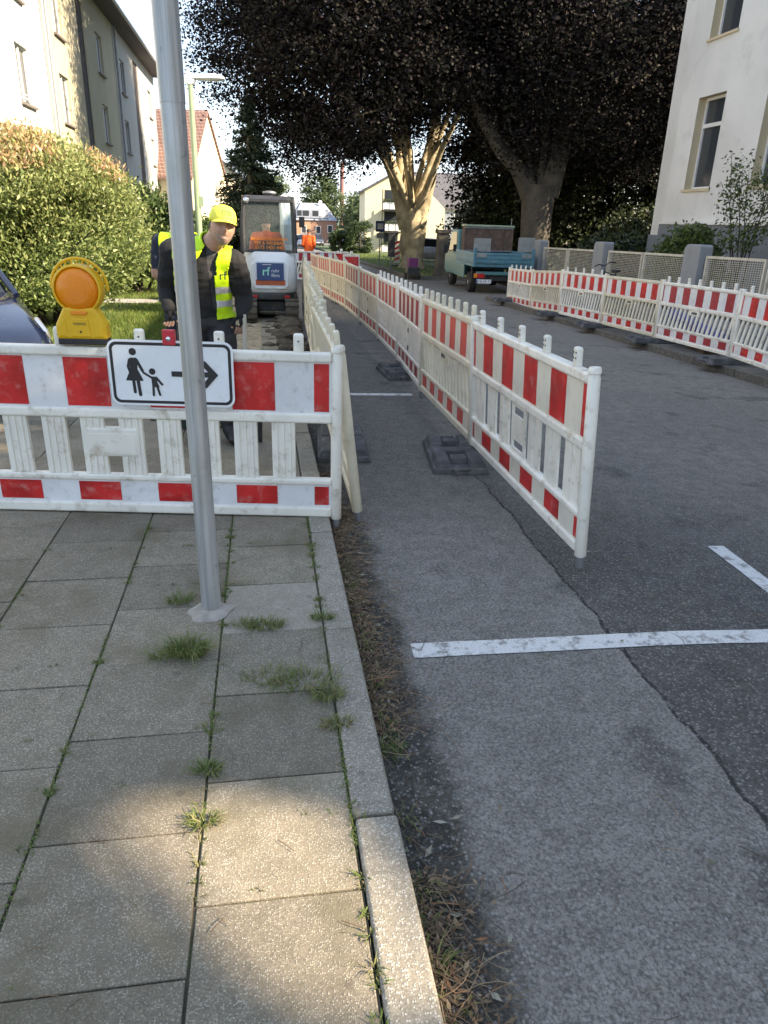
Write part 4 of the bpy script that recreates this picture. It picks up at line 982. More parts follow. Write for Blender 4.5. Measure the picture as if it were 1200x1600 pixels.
def tree(name, base, label, cat, group, crown_c, R, nclu, per, spread, leaf, lsize, trunk, bark='bark_grey', seed=1, p=2.4, shell=.45, limbs=7, lump=.12, aspect=.62, zmin=None, trunk_n=16, cut=None, extra=None, gaps=None, limb_w=.5, core=0):
    rng = np.random.default_rng(seed); r = empty(name, base, 0, label, cat, group); b = Vector(base)
    mb = MB(); pts = [Vector(q) for q, _ in trunk]; mb.path(pts, [w for _, w in trunk], trunk_n, lump=lump, seed=seed)
    if extra:
        for pts_, rs_ in extra: mb.path(pts_, rs_, trunk_n, lump=lump, seed=seed+3)
    mb.build('trunk', bark, r, smooth=True)
    top = pts[-1]; cc = Vector(crown_c)-b; lm = MB()
    for i in range(limbs):
        a = 2*math.pi*i/limbs+rng.uniform(-.3, .3); tgt = cc+Vector((math.cos(a)*R[0]*.7, math.sin(a)*R[1]*.7, rng.uniform(-.45, .6)*R[2])); s = pts[-1-(i % 2)]
        n = 7; mid = (s+tgt)/2+Vector((0, 0, R[2]*.18)); P = []
        for k in range(n+1): t = k/n; P.append(s*(1-t)**2+mid*2*t*(1-t)+tgt*t*t+Vector(rng.normal(0, .12, 3)) * (0 if k == 0 else 1))
        w0 = trunk[-1][1]*limb_w; lm.path(P, [w0*(1-.85*k/n) for k in range(n+1)], 8, lump=.1)
        for q in range(3):
            t0 = P[3+q]; e = limb_pts(t0, (tgt-s).normalized()+Vector(rng.normal(0, .6, 3)), min(R)*.5, 4, .25, rng); lm.path(e, [w0*.35*(1-.2*k) for k in range(5)], 6)
    lb = lm.build('limbs', bark, r, smooth=True)
    P = crown_points(crown_c, R, nclu, per, spread, rng, p, shell, zmin, cut=cut)-np.array(base); sz = rng.uniform(lsize*.7, lsize*1.25, len(P))
    if core:
        Q = crown_points(crown_c, [a*.86 for a in R], core, 22, .6, rng, p, .1, (lambda w: zmin(w)+.7) if zmin else None, cut=cut)-np.array(base); P = np.concatenate([P, Q]); sz = np.concatenate([sz, rng.uniform(.24, .36, len(Q))])
    if gaps:     # leaves taken out along the sun line to shape sun spots on the pavement
        W_ = P+np.array(base); sd = np.array(to_sun)
        for g_, rr in gaps:
            v = W_-np.array(g_); t_ = v@sd; d_ = np.linalg.norm(v-t_[:, None]*sd, axis=1); sz = sz[d_ > rr]; P = P[d_ > rr]; W_ = P+np.array(base)
    leaves('crown', P, sz, leaf, r, flat=.45, aspect=aspect, rng=rng)
    return r
bz = verge_z(7.46, 38)
def lit(w):   # leaf clusters cleared along the sun line so sun reaches the forked trunk
    p = Vector((7.3, 37.6, 3.0)); v = Vector(w)-p; t = v.dot(to_sun)
    return t > 0 and (v-to_sun*t-Vector((0, 0, .35))).length < 2.5
tree('copper_beech', (7.46, 38, bz), 'huge copper beech with sunlit lumpy forked trunk and dark purple crown', 'tree', None,
     (6.4, 36.5, 11.6), (9.2, 8.5, 8.9), 4600, 76, .55, 'leaf_beech', .135, [((0, 0, -.3), .84), ((0, 0, .3), .62), ((.02, 0, 1.0), .56), ((-.02, 0, 1.7), .60), ((-.03, 0, 2.3), .64), ((-.05, 0, 2.8), .48)], 'bark_beech', 5, 2.7, .35, 8, .46, trunk_n=32, limb_w=.34, core=1500,
     zmin=lambda w: 3.3+.75*noise.noise(Vector((w[0]*.5, w[1]*.5, 0)))+1.9*math.exp(-((w[0]-6.9)/2.3)**4)+.05*max(0, w[0]-8), cut=lit,
     extra=[([(-.25, 0, 1.9), (-.62, -.05, 3.1), (-1.05, -.1, 4.2), (-1.65, -.2, 5.5), (-2.3, -.5, 7.5)], [.42, .34, .30, .28, .24]), ([(.30, 0, 2.0), (.50, 0, 3.1), (.72, 0, 4.2), (.82, .1, 5.6), (1.0, .3, 8.2)], [.38, .30, .28, .26, .22]), ([(-.75, .1, 3.5), (-.72, .2, 4.6), (-.85, .4, 6.2)], [.26, .22, .17])])
bz2 = road_z(6.35, 32)+.16
tree('broad_beech', (11.7, 32, bz2), 'second great beech with broad grey trunk behind the truck', 'tree', None,
     (14.6, 34.5, 11.0), (8.2, 7.5, 8.4), 3400, 72, .55, 'leaf_beech', .14, [((0, 0, -.3), .88), ((0, 0, .5), .68), ((0, 0, 1.6), .61), ((-.05, 0, 2.8), .66), ((-.05, 0, 3.7), .72)], 'bark_grey', 9, 2.7, .3, 6, .12, trunk_n=24, limb_w=.22, core=1200,
     zmin=lambda w: 4.0+.8*noise.noise(Vector((w[0]*.5, w[1]*.5, 4.))), cut=lit,
     extra=[([(-.4, 0, 3.3), (-1.1, -.1, 4.3), (-1.9, -.15, 4.9), (-2.9, -.2, 6.2), (-3.5, -.3, 7.6)], [.45, .30, .27, .25, .18]), ([(.3, 0, 3.3), (.7, 0, 5), (.9, 0, 8)], [.5, .42, .3])])
for i, (x, y, rx, h, lf, lab) in enumerate([(17.0, 43.5, 3.2, 9.5, 'leaf_dark', 'dark leafy tree behind the gap right of the beech fork'), (14.2, 41.5, 3.4, 10, 'leaf_dark', 'dark tree behind the truck between the two beeches'), (20.5, 43, 4.2, 13, 'leaf_dark', 'dark green tree right of the broad beech trunk'),
        (26, 41, 4.2, 14, 'leaf_dark', 'dark green tree beside the corner of the school'), (31, 48, 5, 15, 'leaf_mid', 'yellow green tree glowing far behind the school corner')]):
    g = verge_z(8, min(y, 70))
    tree('background_tree', (x, y, g), lab, 'tree', 'trees behind the beeches', (x, y, g+h*.52), (rx, rx, h*.52), 620 if i < 4 else 500, 50, .6, lf, .26, [((0, 0, -.2), .3), ((0, 0, 1.5), .25), ((0, 0, h*.4), .18)], seed=20+i, limbs=5)
# undergrowth under the beeches
for i, (x, y, rx, rz, lab) in enumerate([(16.5, 30, 2.8, 1.7, 'low dark undergrowth behind the fence below the broad beech'), (13.4, 26.3, 2.0, 1.0, 'dark shrub behind the fence next to the truck'), (19.5, 33, 3.4, 2.2, 'dark undergrowth at the school corner'), (12.6, 40, 2.8, 1.9, 'dark undergrowth between the two beech trunks'), (25, 36, 3.5, 3.5, 'tall dark undergrowth left of the school wall')]):
    r = empty('dark_shrub', (x, y, verge_z(8, y)), 0, lab, 'shrub', 'undergrowth shrubs')
    rng = np.random.default_rng(60+i); P = crown_points((0, 0, rz*.8), (rx, rx*.8, rz), 330, 44, .4, rng); leaves('foliage', P, rng.uniform(.12, .22, len(P)), 'leaf_dark', r, aspect=.6, rng=rng)
    mb = MB()
    for k in range(7): mb.path(limb_pts((rng.uniform(-.3, .3), rng.uniform(-.3, .3), -.1), (rng.normal(0, .7), rng.normal(0, .7), 1), rz*1.3, 5, .2, rng), [.05, .045, .04, .03, .02, .012], 6)
    mb.build('stems', 'twig', r)
# spruce
def spruce(base, h, rb, label, seed):
    rng = np.random.default_rng(seed); r = empty('spruce_tree', base, 0, label, 'tree'); MB().path([(0, 0, -.2), (0, 0, h*.5), (0, 0, h)], [.22, .13, .02], 10).build('trunk', 'bark_grey', r, smooth=True)
    pts, ups = [], []; br = MB()
    z = .5
    while z < h-.1:
        R_ = rb*(1-z/h)**.8+.08; nb = max(4, int(13*(1-z/h)+5))
        for k in range(nb):
            a = rng.uniform(0, 6.28); ln = R_*rng.uniform(.75, 1.15); m = int(ln*70)+12
            t = rng.random(m)**.7*ln; side = rng.normal(0, 1, m)*(.05+.13*t/max(ln, .1)*ln*.5)
            zz = z-.30*t+.14*t*t/max(ln, .3)+rng.normal(0, .04, m)-np.abs(rng.normal(0, .08, m))
            pts.append(np.c_[math.cos(a)*t-math.sin(a)*side, math.sin(a)*t+math.cos(a)*side, zz]); ups.append(np.tile([math.cos(a)*1.3, math.sin(a)*1.3, -.5], (m, 1)))
            br.path([(0, 0, z), (math.cos(a)*ln*.5, math.sin(a)*ln*.5, z-.10*ln), (math.cos(a)*ln*.9, math.sin(a)*ln*.9, z-.15*ln)], [.03, .02, .006], 5)
        z += .22
    br.build('branches', 'twig', r); P = np.concatenate(pts); leaves('needles', P, rng.uniform(.12, .26, len(P)), 'needle', r, aspect=.28, up=np.concatenate(ups), rng=rng)
spruce((-.45, 33, -.5), 6.6, 2.1, 'dark green spruce behind the excavator', 31)
# photinia
def photinia(c, R, label, ncl, seed, shoots=True, leaf='leaf_photinia', ls=.085, p=2.2):
    rng = np.random.default_rng(seed); r = empty('garden_shrub', (c[0], c[1], pave_z(c[1])), 0, label, 'shrub')
    P = crown_points((0, 0, R[2]*.92), R, ncl, 34, .17, rng, p, .35, droop=.0, zmin=lambda w: .38, holes=False); d = P-np.array([0, 0, R[2]*.5]); d /= np.linalg.norm(d, axis=1)[:, None]
    rr = np.clip(.35*rng.random(len(P))+.45*(P[:, 2]/(2*R[2]))+.2*rng.random(len(P)), 0, 1)
    leaves('foliage', P, rng.uniform(ls*.7, ls*1.4, len(P)), leaf, r, aspect=.42, up=d*.9+np.array([0, 0, .5]), rng=rng, rnd=rr)
    if shoots:
        Q = crown_points((0, 0, R[2]*.95), (R[0]*1.03, R[1]*1.03, R[2]*1.06), int(ncl*.30), 8, .08, rng, p, .92, zmin=lambda w: R[2]*(.75+.35*rng.random()), droop=0)
        leaves('young_shoots', Q, rng.uniform(.06, .11, len(Q)), 'leaf_shoot', r, aspect=.30, up=np.array([0, 0, 1.5]), rng=rng)
    mb = MB()
    for k in range(11): mb.path(limb_pts((rng.uniform(-.25, .25), rng.uniform(-.25, .25), -.1), (rng.normal(0, .6), rng.normal(0, .6), 1), R[2]*1.5, 6, .15, rng), [.04, .035, .03, .025, .02, .014, .008], 6)
    mb.build('stems', 'twig', r)
photinia((-3.45, 12.2), (1.66, 1.55, 1.45), 'big rounded photinia shrub with red young shoots on the left lawn', 4300, 41, ls=.066, p=1.75)
photinia((-3.0, 18.3), (1.25, 1.3, 1.25), 'darker green shrub behind the second worker', 700, 42, False, 'leaf_hedge', .10)
photinia((-6.2, 15.5), (1.2, 1.2, .8), 'low shrub further left against the white house', 400, 43)
photinia((-2.6, 24.5), (1.2, 1.2, 1.0), 'dark hedge shrub below the street lamp', 420, 44, False, 'leaf_hedge', .12)
# school front garden
def small_shrub(base, R, label, leaf, ncl, seed, ls, name='leafy_shrub'):
    rng = np.random.default_rng(seed); r = empty(name, base, 0, label, 'shrub')
    P = crown_points((0, 0, R[2]), R, ncl, 22, .17, rng, 2.0, .2); leaves('foliage', P, rng.uniform(ls*.7, ls*1.3, len(P)), leaf, r, aspect=.45, rng=rng)
    mb = MB()
    for k in range(9): mb.path(limb_pts((rng.uniform(-.2, .2), rng.uniform(-.2, .2), -.1), (rng.normal(0, .5), rng.normal(0, .5), 1), R[2]*1.6, 5, .15, rng), [.022, .02, .016, .012, .009, .005], 6)
    mb.build('stems', 'twig', r); return r
small_shrub((10.5, 17.4, -.15), (.75, 1.3, .95), 'leafy green shrub below the school window', 'leaf_mid', 300, 51, .13)
r = empty('sapling', (11.0, 16.2, -.1), 0, 'slender sapling with loose green leaves before the school wall', 'tree')
rng = np.random.default_rng(52); mb = MB(); tips = []
for k in range(7):
    q = limb_pts((rng.uniform(-.1, .1), rng.uniform(-.1, .1), 0), (rng.normal(.02, .16), rng.normal(0, .22), 1), rng.uniform(2.4, 3.5), 9, .07, rng); mb.path(q, [.022*(1-.09*i) for i in range(10)], 6); tips += q[4:]
    for j in range(5): e = limb_pts(q[4+j], (rng.normal(0, 1), rng.normal(0, 1), .6), .55, 4, .2, rng); mb.path(e, [.008, .007, .005, .004, .003], 5); tips += e[1:]
mb.build('stems', 'twig', r); P = np.concatenate([np.array(tips)]*9)+rng.normal(0, .10, (len(tips)*9, 3)); leaves('crown', P, rng.uniform(.06, .12, len(P)), 'leaf_mid', r, aspect=.5, rng=rng)
small_shrub((9.7, 11.5, -.15), (.3, .6, .55), 'small weedy plant behind the mesh at the right edge', 'leaf_mid', 60, 53, .10)
# distance
for i, (x, y, rx, h, lab) in enumerate([(1.5, 165, 4.5, 13.5, 'tall green tree beyond the excavator cab'), (13.5, 178, 4.5, 14.8, 'pale green tree behind the brick house roof'), (21.5, 150, 6, 9.8, 'broad green tree right of the brick house'), (17, 118, 3.0, 6.9, 'yellowish round tree beside the cream balcony house'), (-5, 120, 6, 9.5, 'green trees edge behind the spruce'), (27, 190, 9, 12, 'far tree crown below the factory chimney')]):
    g = -.24-.017*(min(y, 180)-15)-.6
    tree('distant_tree', (x, y, g), lab, 'tree', 'trees far down the road', (x, y, g+h*.55), (rx, rx, h*.47), 300, 26, rx*.17, 'leaf_far', .55, [((0, 0, -.2), .3), ((0, 0, 2), .25), ((0, 0, h*.5), .15)], seed=70+i, limbs=4)
for i, (x, y, rx, h, lab) in enumerate([(7.0, 70, 1.0, 2.0, 'clipped round hedge at the kerb bend'), (8.7, 69, 1.2, 2.9, 'taller clipped dark hedge next to the balcony house')]):
    r = empty('clipped_hedge', (x, y, verge_z(7, 70)-.1), 0, lab, 'hedge'); rng = np.random.default_rng(90+i)
    P = crown_points((0, 0, h*.5), (rx, rx, h*.5), 420, 30, .12, rng, 3.5, .6); leaves('foliage', P, .13, 'leaf_hedge', r, rng=rng); MB().path([(0, 0, -.1), (0, 0, h*.6)], [.12, .05], 8).build('stem', 'twig', r)
# unseen trees added behind the camera to shade and dapple the near pavement
for i, (x, y, cz_, R, ncl, lab) in enumerate([(9.9, -5.2, 7.4, (5.4, 4.6, 3.8), 1500, 'unseen shade tree added over the right pavement behind the camera'), (16.5, -10.5, 9.5, (4.5, 5.0, 5.0), 1100, 'unseen shade tree added in the school yard behind the camera')]):
    g = -.1
    tree('shade_tree', (x, y, g), lab, 'tree', 'added shade trees beside the camera', (x-.6, y, cz_), R, ncl, 34, .55, 'leaf_mid', .30, [((0, 0, -.2), .32), ((0, 0, 2), .26), ((0, 0, cz_-2), .2)], seed=100+i, limbs=6, shell=.05, gaps=[((-.30, 1.52, 0), .20), ((-.06, 1.50, 0), .22), ((.03, 1.22, 0), .26), ((.16, 1.14, 0), .22)])

# ------------------------------------------------------------ people
def eval_mesh(o):
    dg = bpy.context.evaluated_depsgraph_get(); return bpy.data.meshes.new_from_object(o.evaluated_get(dg))
def skin_mesh(V, Ed, Rr, sub=2, root=0):
    me = bpy.data.meshes.new('tmp'); me.from_pydata([tuple(v) for v in V], Ed, []); o = bpy.data.objects.new('tmp', me); COL.objects.link(o)
    m = o.modifiers.new('s', 'SKIN'); m.use_smooth_shade = True
    lay = me.skin_vertices[0].data if me.skin_vertices else None
    if lay is None:
        bm = bmesh.new(); bm.from_mesh(me); bm.verts.layers.skin.verify(); bm.to_mesh(me); bm.free(); lay = me.skin_vertices[0].data
    for i, r in enumerate(Rr): lay[i].radius = r if isinstance(r, tuple) else (r, r); lay[i].use_root = i == root
    s = o.modifiers.new('d', 'SUBSURF'); s.levels = sub; s.render_levels = sub
    out = eval_mesh(o); bpy.data.objects.remove(o); return out
def to_arr(me):
    V = np.empty(len(me.vertices)*3, np.float32); me.vertices.foreach_get('co', V); return V.reshape(-1, 3), [tuple(p.vertices) for p in me.polygons]
def head_mesh(n=48, m=64):
    V, F = [], []
    g = lambda a, b, s: math.exp(-((a-b)/s)**2)
    for i in range(n+1):
        th = math.pi*i/n
        for k in range(m):
            ph = 2*math.pi*k/m; dx, dy, dz = math.sin(th)*math.sin(ph), -math.sin(th)*math.cos(ph), math.cos(th)   # ph=0 faces -y
            front = max(0, -dy)
            jaw = 1-.20*max(0, -dz)**1.5*(1 if dy < .2 else 1.0)
            x = dx*.077*jaw; y = dy*.097*(1-.12*max(0, -dz)*(dy > 0)); z = dz*.122
            if dy < 0:
                y -= .010*g(dz, -.95, .35)*front            # chin
                y -= .036*g(dx, 0, .15)*g(dz, -.22, .15)+.018*g(dx, 0, .10)*g(dz, .02, .18)   # nose
                y -= .008*g(dz, .28, .12)*g(dx, 0, .6)       # brow
                y += .022*(g(dx, .36, .17)+g(dx, -.36, .17))*g(dz, .08, .12)   # eye sockets
                y -= .009*(g(dx, .36, .09)+g(dx, -.36, .09))*g(dz, .09, .06)   # eyeballs
                y -= .010*(g(dx, .5, .2)+g(dx, -.5, .2))*g(dz, -.25, .2)       # cheeks
                y += .010*g(dx, 0, .32)*g(dz, -.55, .04)-.005*g(dx, 0, .3)*(g(dz, -.47, .05)+g(dz, -.64, .06))   # mouth
            V.append((x, y, z))
    for i in range(n):
        for k in range(m): F.append((i*m+k, (i+1)*m+k, (i+1)*m+(k+1) % m, i*m+(k+1) % m))
    for s in (-1, 1):     # ears
        b = len(V)
        for i in range(7):
            for k in range(8):
                a, c = math.pi*i/6, 2*math.pi*k/8; V.append((s*(.078+.010*math.sin(a)*math.cos(c)), .012+.018*math.sin(a)*math.sin(c), .0+.032*math.cos(a)))
        for i in range(6):
            for k in range(8): F.append((b+i*8+k, b+(i+1)*8+k, b+(i+1)*8+(k+1) % 8, b+i*8+(k+1) % 8))
    return np.array(V), F
HV, HF = head_mesh()
def hand(wrist, palm_dir, thumb_side, curl, scale=1.0, spread_axis=None):
    """palm, four unequal curled fingers and a thumb leaving the side of the palm"""
    w = Vector(wrist); d = Vector(palm_dir).normalized(); t = Vector(thumb_side); t = (t-d*t.dot(d)).normalized(); nrm = d.cross(t)   # curl direction
    if nrm.y > 0: nrm = -nrm if False else nrm
    parts = []
    V = [w-d*.02, w+d*.035, w+d*.078]; parts.append((V, [(0, 1), (1, 2)], [(.024, .03), (.019, .04), (.016, .042)]))
    for i, (off, ln) in enumerate(((.030, .074), (.010, .083), (-.011, .077), (-.031, .060))):
        p0 = w+d*.07+t*off; a = curl*(.8+.1*i); q = [p0]; ang = .2
        for k, fr in enumerate((.42, .33, .25)):
            ang += a*(.7+.2*k); q.append(q[-1]+(d*math.cos(ang)+nrm*math.sin(ang))*ln*fr)
        parts.append((q, [(0, 1), (1, 2), (2, 3)], [.0095, .0092, .0085, .0068]))
    p0 = w+d*.022+t*.028; q = [p0, p0+(d*.6+t*.75).normalized()*.036, p0+(d*.6+t*.75).normalized()*.036+(d*.95+t*.2+nrm*.25).normalized()*.032, p0+(d*.6+t*.75).normalized()*.036+(d*.95+t*.1+nrm*.4).normalized()*.056]
    parts.append((q, [(0, 1), (1, 2), (2, 3)], [.014, .0115, .010, .008]))
    Vs, Fs = [], []; 
    for V, E_, R_ in parts:
        a, f = to_arr(skin_mesh(V, E_, R_)); b = sum(len(x) for x in Vs); Vs.append(a); Fs += [tuple(b+i for i in p) for p in f]
    return np.concatenate(Vs), Fs
def rotm(e): return np.array(Euler([rad(a) for a in e]).to_matrix())
def person(loc, rz, label, J, head_rot, mats, vest=None, voxel=.009, cap=None, bulk=1.0, glove=None, beard=False, group=None):
    r = empty('person', loc, rz, label, 'person', group)
    b = bulk; B = MB(); Jv = {k: Vector(v) for k, v in J.items()}
    def ell(pts, rad_):
        n = 20; vs = []
        for i, p in enumerate(pts):
            d = (pts[min(i+1, len(pts)-1)]-pts[max(i-1, 0)]).normalized(); ax = Vector((1, 0, 0)); ax = (ax-d*ax.dot(d)).normalized(); ay = d.cross(ax)
            vs += [p+ax*rad_[i][0]*math.cos(2*math.pi*k/n)+ay*rad_[i][1]*math.sin(2*math.pi*k/n) for k in range(n)]
        m = len(pts); B.add(vs, [(i*n+k, i*n+(k+1) % n, (i+1)*n+(k+1) % n, (i+1)*n+k) for i in range(m-1) for k in range(n)]+[tuple(reversed(range(n))), tuple((m-1)*n+k for k in range(n))])
    def ball(c, r): B.lathe([(r*math.sin(math.pi*i/8)+1e-4, -r*math.cos(math.pi*i/8)) for i in range(9)], 12, Matrix.Translation(c))
    def limb(ks, rs):
        P, R2 = [], []
        for i in range(len(ks)-1):
            p, q = Jv[ks[i]], Jv[ks[i+1]]
            for t in (0, .25, .5, .75): P.append(p.lerp(q, t)); R2.append(rs[i]+(rs[i+1]-rs[i])*t+.006*math.sin(math.pi*t))
        P.append(Jv[ks[-1]]); R2.append(rs[-1])
        for i in range(len(P)-1): B.tube(P[i], P[i+1], R2[i], R2[i+1], 14)
        for p, r_ in zip(P, R2): ball(p, r_)
    pv, sp, ch, nb, nk = (Jv[k] for k in ('pelvis', 'spine', 'chest', 'neckbase', 'neck'))
    ell([pv+(pv-sp)*.5, pv, pv.lerp(sp, .5), sp, sp.lerp(ch, .5), ch, ch.lerp(nb, .55), nb], [(.155*b, .11*b), (.168*b, .122*b), (.166*b, .125*b), (.165*b, .128*b), (.172*b, .128*b), (.182*b, .124*b), (.15*b, .10*b), (.078, .075)])
    limb(('neckbase', 'neck', 'head'), (.066, .06, .058))
    for sd in 'RL':
        p = ch.lerp(nb, .35); q = Jv['sh'+sd]; B.tube(p, q, .095*b, .078*b, 14); ball(q, .082*b)
        limb(('sh'+sd, 'el'+sd, 'wr'+sd), (.077*b, .060*b, .042)); limb(('hip'+sd, 'kn'+sd, 'an'+sd), (.10*b, .075*b, .062)); limb(('an'+sd, 'to'+sd), (.05, .042)); B.tube(pv, Jv['hip'+sd], .11*b, .10*b, 14)
    bv, bf = np.array(B.v), B.f
    Rm = rotm(head_rot); hc = np.array(J['head']); hv = HV@Rm.T+hc
    allV = np.concatenate([bv, hv]); allF = bf+[tuple(len(bv)+i for i in f) for f in HF]
    me = bpy.data.meshes.new('tmp'); me.from_pydata(allV.tolist(), [], allF); o = bpy.data.objects.new('tmp', me); COL.objects.link(o)
    m = o.modifiers.new('r', 'REMESH'); m.mode = 'VOXEL'; m.voxel_size = voxel
    s = o.modifiers.new('s', 'SMOOTH'); s.factor = .5; s.iterations = 2
    out = eval_mesh(o); bpy.data.objects.remove(o); V, F = to_arr(out)
    fc = np.array([V[list(f)].mean(0) for f in F]); hl = (fc-hc)@Rm     # head-local
    seg = lambda a, c: np.linalg.norm(fc-(np.array(J[a])+np.clip(((fc-np.array(J[a]))@(np.array(J[c])-np.array(J[a])))/max(1e-6, ((np.array(J[c])-np.array(J[a]))**2).sum()), 0, 1)[:, None]*(np.array(J[c])-np.array(J[a]))), axis=1)
    ishead = (np.linalg.norm(hl/np.array([.1, .13, .15]), axis=1) < 1) | (seg('neck', 'head') < .075)
    mi = np.full(len(F), 0); mi[fc[:, 2] < J['pelvis'][2]-.02] = 1
    arm = np.minimum(np.minimum(seg('shR', 'elR'), seg('elR', 'wrR')), np.minimum(seg('shL', 'elL'), seg('elL', 'wrL')))
    mi[(arm < .09) & (fc[:, 2] > .5)] = 0
    mi[(fc[:, 2] < .10)] = 2
    if mats.get('shirt'):
        ch = np.array(J['chest']); fr = (fc[:, 1] < ch[1]-.03) & (np.abs(fc[:, 0]-J['neck'][0]+.3*(J['neckbase'][2]-fc[:, 2])*(-(J['chest'][0]-J['neck'][0]))) < .055-.10*np.clip(J['neckbase'][2]-fc[:, 2]-.08, 0, .5)) & (fc[:, 2] > J['neckbase'][2]-.42) & (fc[:, 2] < J['neckbase'][2]+.06)
        mi[fr & ~ishead] = 5
    if mats.get('short_sleeve'): mi[(np.minimum(seg('elR', 'wrR'), seg('elL', 'wrL')) < .075) & (fc[:, 2] > .5)] = 3
    mi[ishead] = 3
    if beard:
        mi[ishead & (hl[:, 1] < -.035) & (hl[:, 2] < -.062+.25*np.abs(hl[:, 0])) & (hl[:, 2] > -.14)] = 4
    mi[ishead & (hl[:, 1] > -.005) & (hl[:, 2] > -.02)] = 6
    for side in ('R', 'L'):
        d = Vector(J['wr'+side])-Vector(J['el'+side]); d = (d.normalized()+Vector(J.get('handdir', (0, 0, -.5)))).normalized()
        hvv, hff = hand(J['wr'+side], d, (1, -.35, 0) if side == 'R' else (-1, -.35, 0), .45)
        bI = len(V); V = np.concatenate([V, hvv]); F = F+[tuple(bI+i for i in f) for f in hff]
        hcn = np.array([hvv[list(f)].mean(0) for f in hff]); dist = (hcn-np.array(J['wr'+side]))@np.array(d)
        mi = np.concatenate([mi, np.where(dist < .085, 7 if glove else 3, 3)])
    tmpm = bpy.data.meshes.new('tmp'); tmpm.from_pydata(V.tolist(), [], F); nv = np.array([v.normal[:] for v in tmpm.vertices]); isc = np.ones(len(V), bool)
    for f, q in zip(F, mi):
        if q in (3, 4, 6, 7): isc[list(f)] = False
    for i in np.nonzero(isc)[0]:
        p_ = Vector(V[i]); V[i] = V[i]+nv[i]*(.007*noise.noise(Vector((p_.x*14, p_.y*14, p_.z*26)))+.006*noise.noise(p_*9+Vector((3, 1, 0))))
    bm_ = bpy.data.meshes.new('body'); bm_.from_pydata(V.tolist(), [], F)
    for k in ('jacket', 'trousers', 'shoes', 'skin', 'beard', 'shirt', 'hair', 'glove'): bm_.materials.append(MATS[mats.get(k) or {'skin': 'skin', 'beard': 'stubble', 'shirt': 'cloth_grey', 'hair': 'hair', 'glove': 'cloth_black', 'shoes': 'black_plastic'}[k]])
    bm_.polygons.foreach_set('material_index', mi.astype(np.int32)); bm_.polygons.foreach_set('use_smooth', [True]*len(F)); bm_.update()
    bo = bpy.data.objects.new('body', bm_); COL.objects.link(bo); bo.parent = r
    if vest:
        bm_.calc_loop_triangles(); nr = np.array([v.normal[:] for v in bm_.vertices]); nf = len(fc)
        sel = np.array([vest['test'](c, a, h) for c, a, h in zip(fc, arm, ishead)])
        idx = [F[i] for i in range(nf) if sel[i]]; used = sorted({v for f in idx for v in f}); mp_ = {v: i for i, v in enumerate(used)}
        U_ = np.array(used); vv = V[U_]+nr[U_]*.016
        vm = bpy.data.meshes.new('hi_vis_vest'); vm.from_pydata(vv.tolist(), [], [tuple(mp_[v] for v in f) for f in idx]); vm.materials.append(MATS[vest['mat']]); vm.materials.append(MATS['reflective'])
        zc = np.array([vv[[mp_[v] for v in f]][:, 2].mean() for f in idx]); band = np.zeros(len(idx), np.int32)
        for a, c in vest['bands']: band[(zc > a) & (zc < c)] = 1
        vm.polygons.foreach_set('material_index', band); vm.polygons.foreach_set('use_smooth', [True]*len(idx)); vo = bpy.data.objects.new('hi_vis_vest', vm); COL.objects.link(vo); vo.parent = r
        m = vo.modifiers.new('s', 'SMOOTH'); m.factor = .6; m.iterations = 4
        m = vo.modifiers.new('t', 'SOLIDIFY'); m.thickness = .012; m.offset = 0
        r['_v'] = 1; del r['_v']
    if cap:
        HM = Matrix(Rm.tolist()).to_4x4(); HM.translation = Vector(hc)
        pr_ = [(.104, .012), (.106, .03), (.103, .055), (.092, .083), (.069, .105), (.036, .117), (.004, .120)]; mb = MB(); n = 28; vs = []
        for rr, z in pr_:
            for k in range(n): t = 2*math.pi*k/n; vs.append(HM@Vector((rr*.83*math.cos(t), rr*1.03*math.sin(t)+.004, z+.018+(.012*math.sin(t) if z < .03 else 0))))
        mb.add(vs, [(i*n+k, i*n+(k+1) % n, (i+1)*n+(k+1) % n, (i+1)*n+k) for i in range(len(pr_)-1) for k in range(n)]+[tuple((len(pr_)-1)*n+k for k in range(n))])
        co = mb.build('cap', cap['mat'], r, smooth=True); mo = co.modifiers.new('t', 'SOLIDIFY'); mo.thickness = .004
        vb = MB(); vs = []; rows, cols_ = 6, 15
        for i in range(rows+1):
            for k in range(cols_+1):
                a = rad(-72+144*k/cols_); t = i/rows; rx, ry = .089, .108
                x = rx*math.sin(a)*(1-.06*t); y = -ry*math.cos(a)-.065*t*max(0, math.cos(a*1.05))**.6; z = .012-.012*math.cos(a)*0-.030*t*math.cos(a)-.035*(abs(math.sin(a))**2)*.5
                vs.append(HM@Vector((x, y, z+.026)))
        vb.add(vs, [(i*(cols_+1)+k, i*(cols_+1)+k+1, (i+1)*(cols_+1)+k+1, (i+1)*(cols_+1)+k) for i in range(rows) for k in range(cols_)])
        v_ = vb.build('visor', cap['mat'], co, smooth=True); mo = v_.modifiers.new('t', 'SOLIDIFY'); mo.thickness = .004
        if cap.get('print'):
            for i in range(3):
                for k in range(5):
                    x = -.026+.0125*k; z = .075-.011*i; HMp = HM@Matrix.Translation((x+.005, -.1045+.22*(z-.05)+x*x*4, z+.012))@Matrix.Rotation(rad(-20), 4, 'X')
                    MB().box(-.0048, .0048, -.0012, .0012, -.0036, .0036, HMp).build('cap_print', 'letter_green', co)
    return r
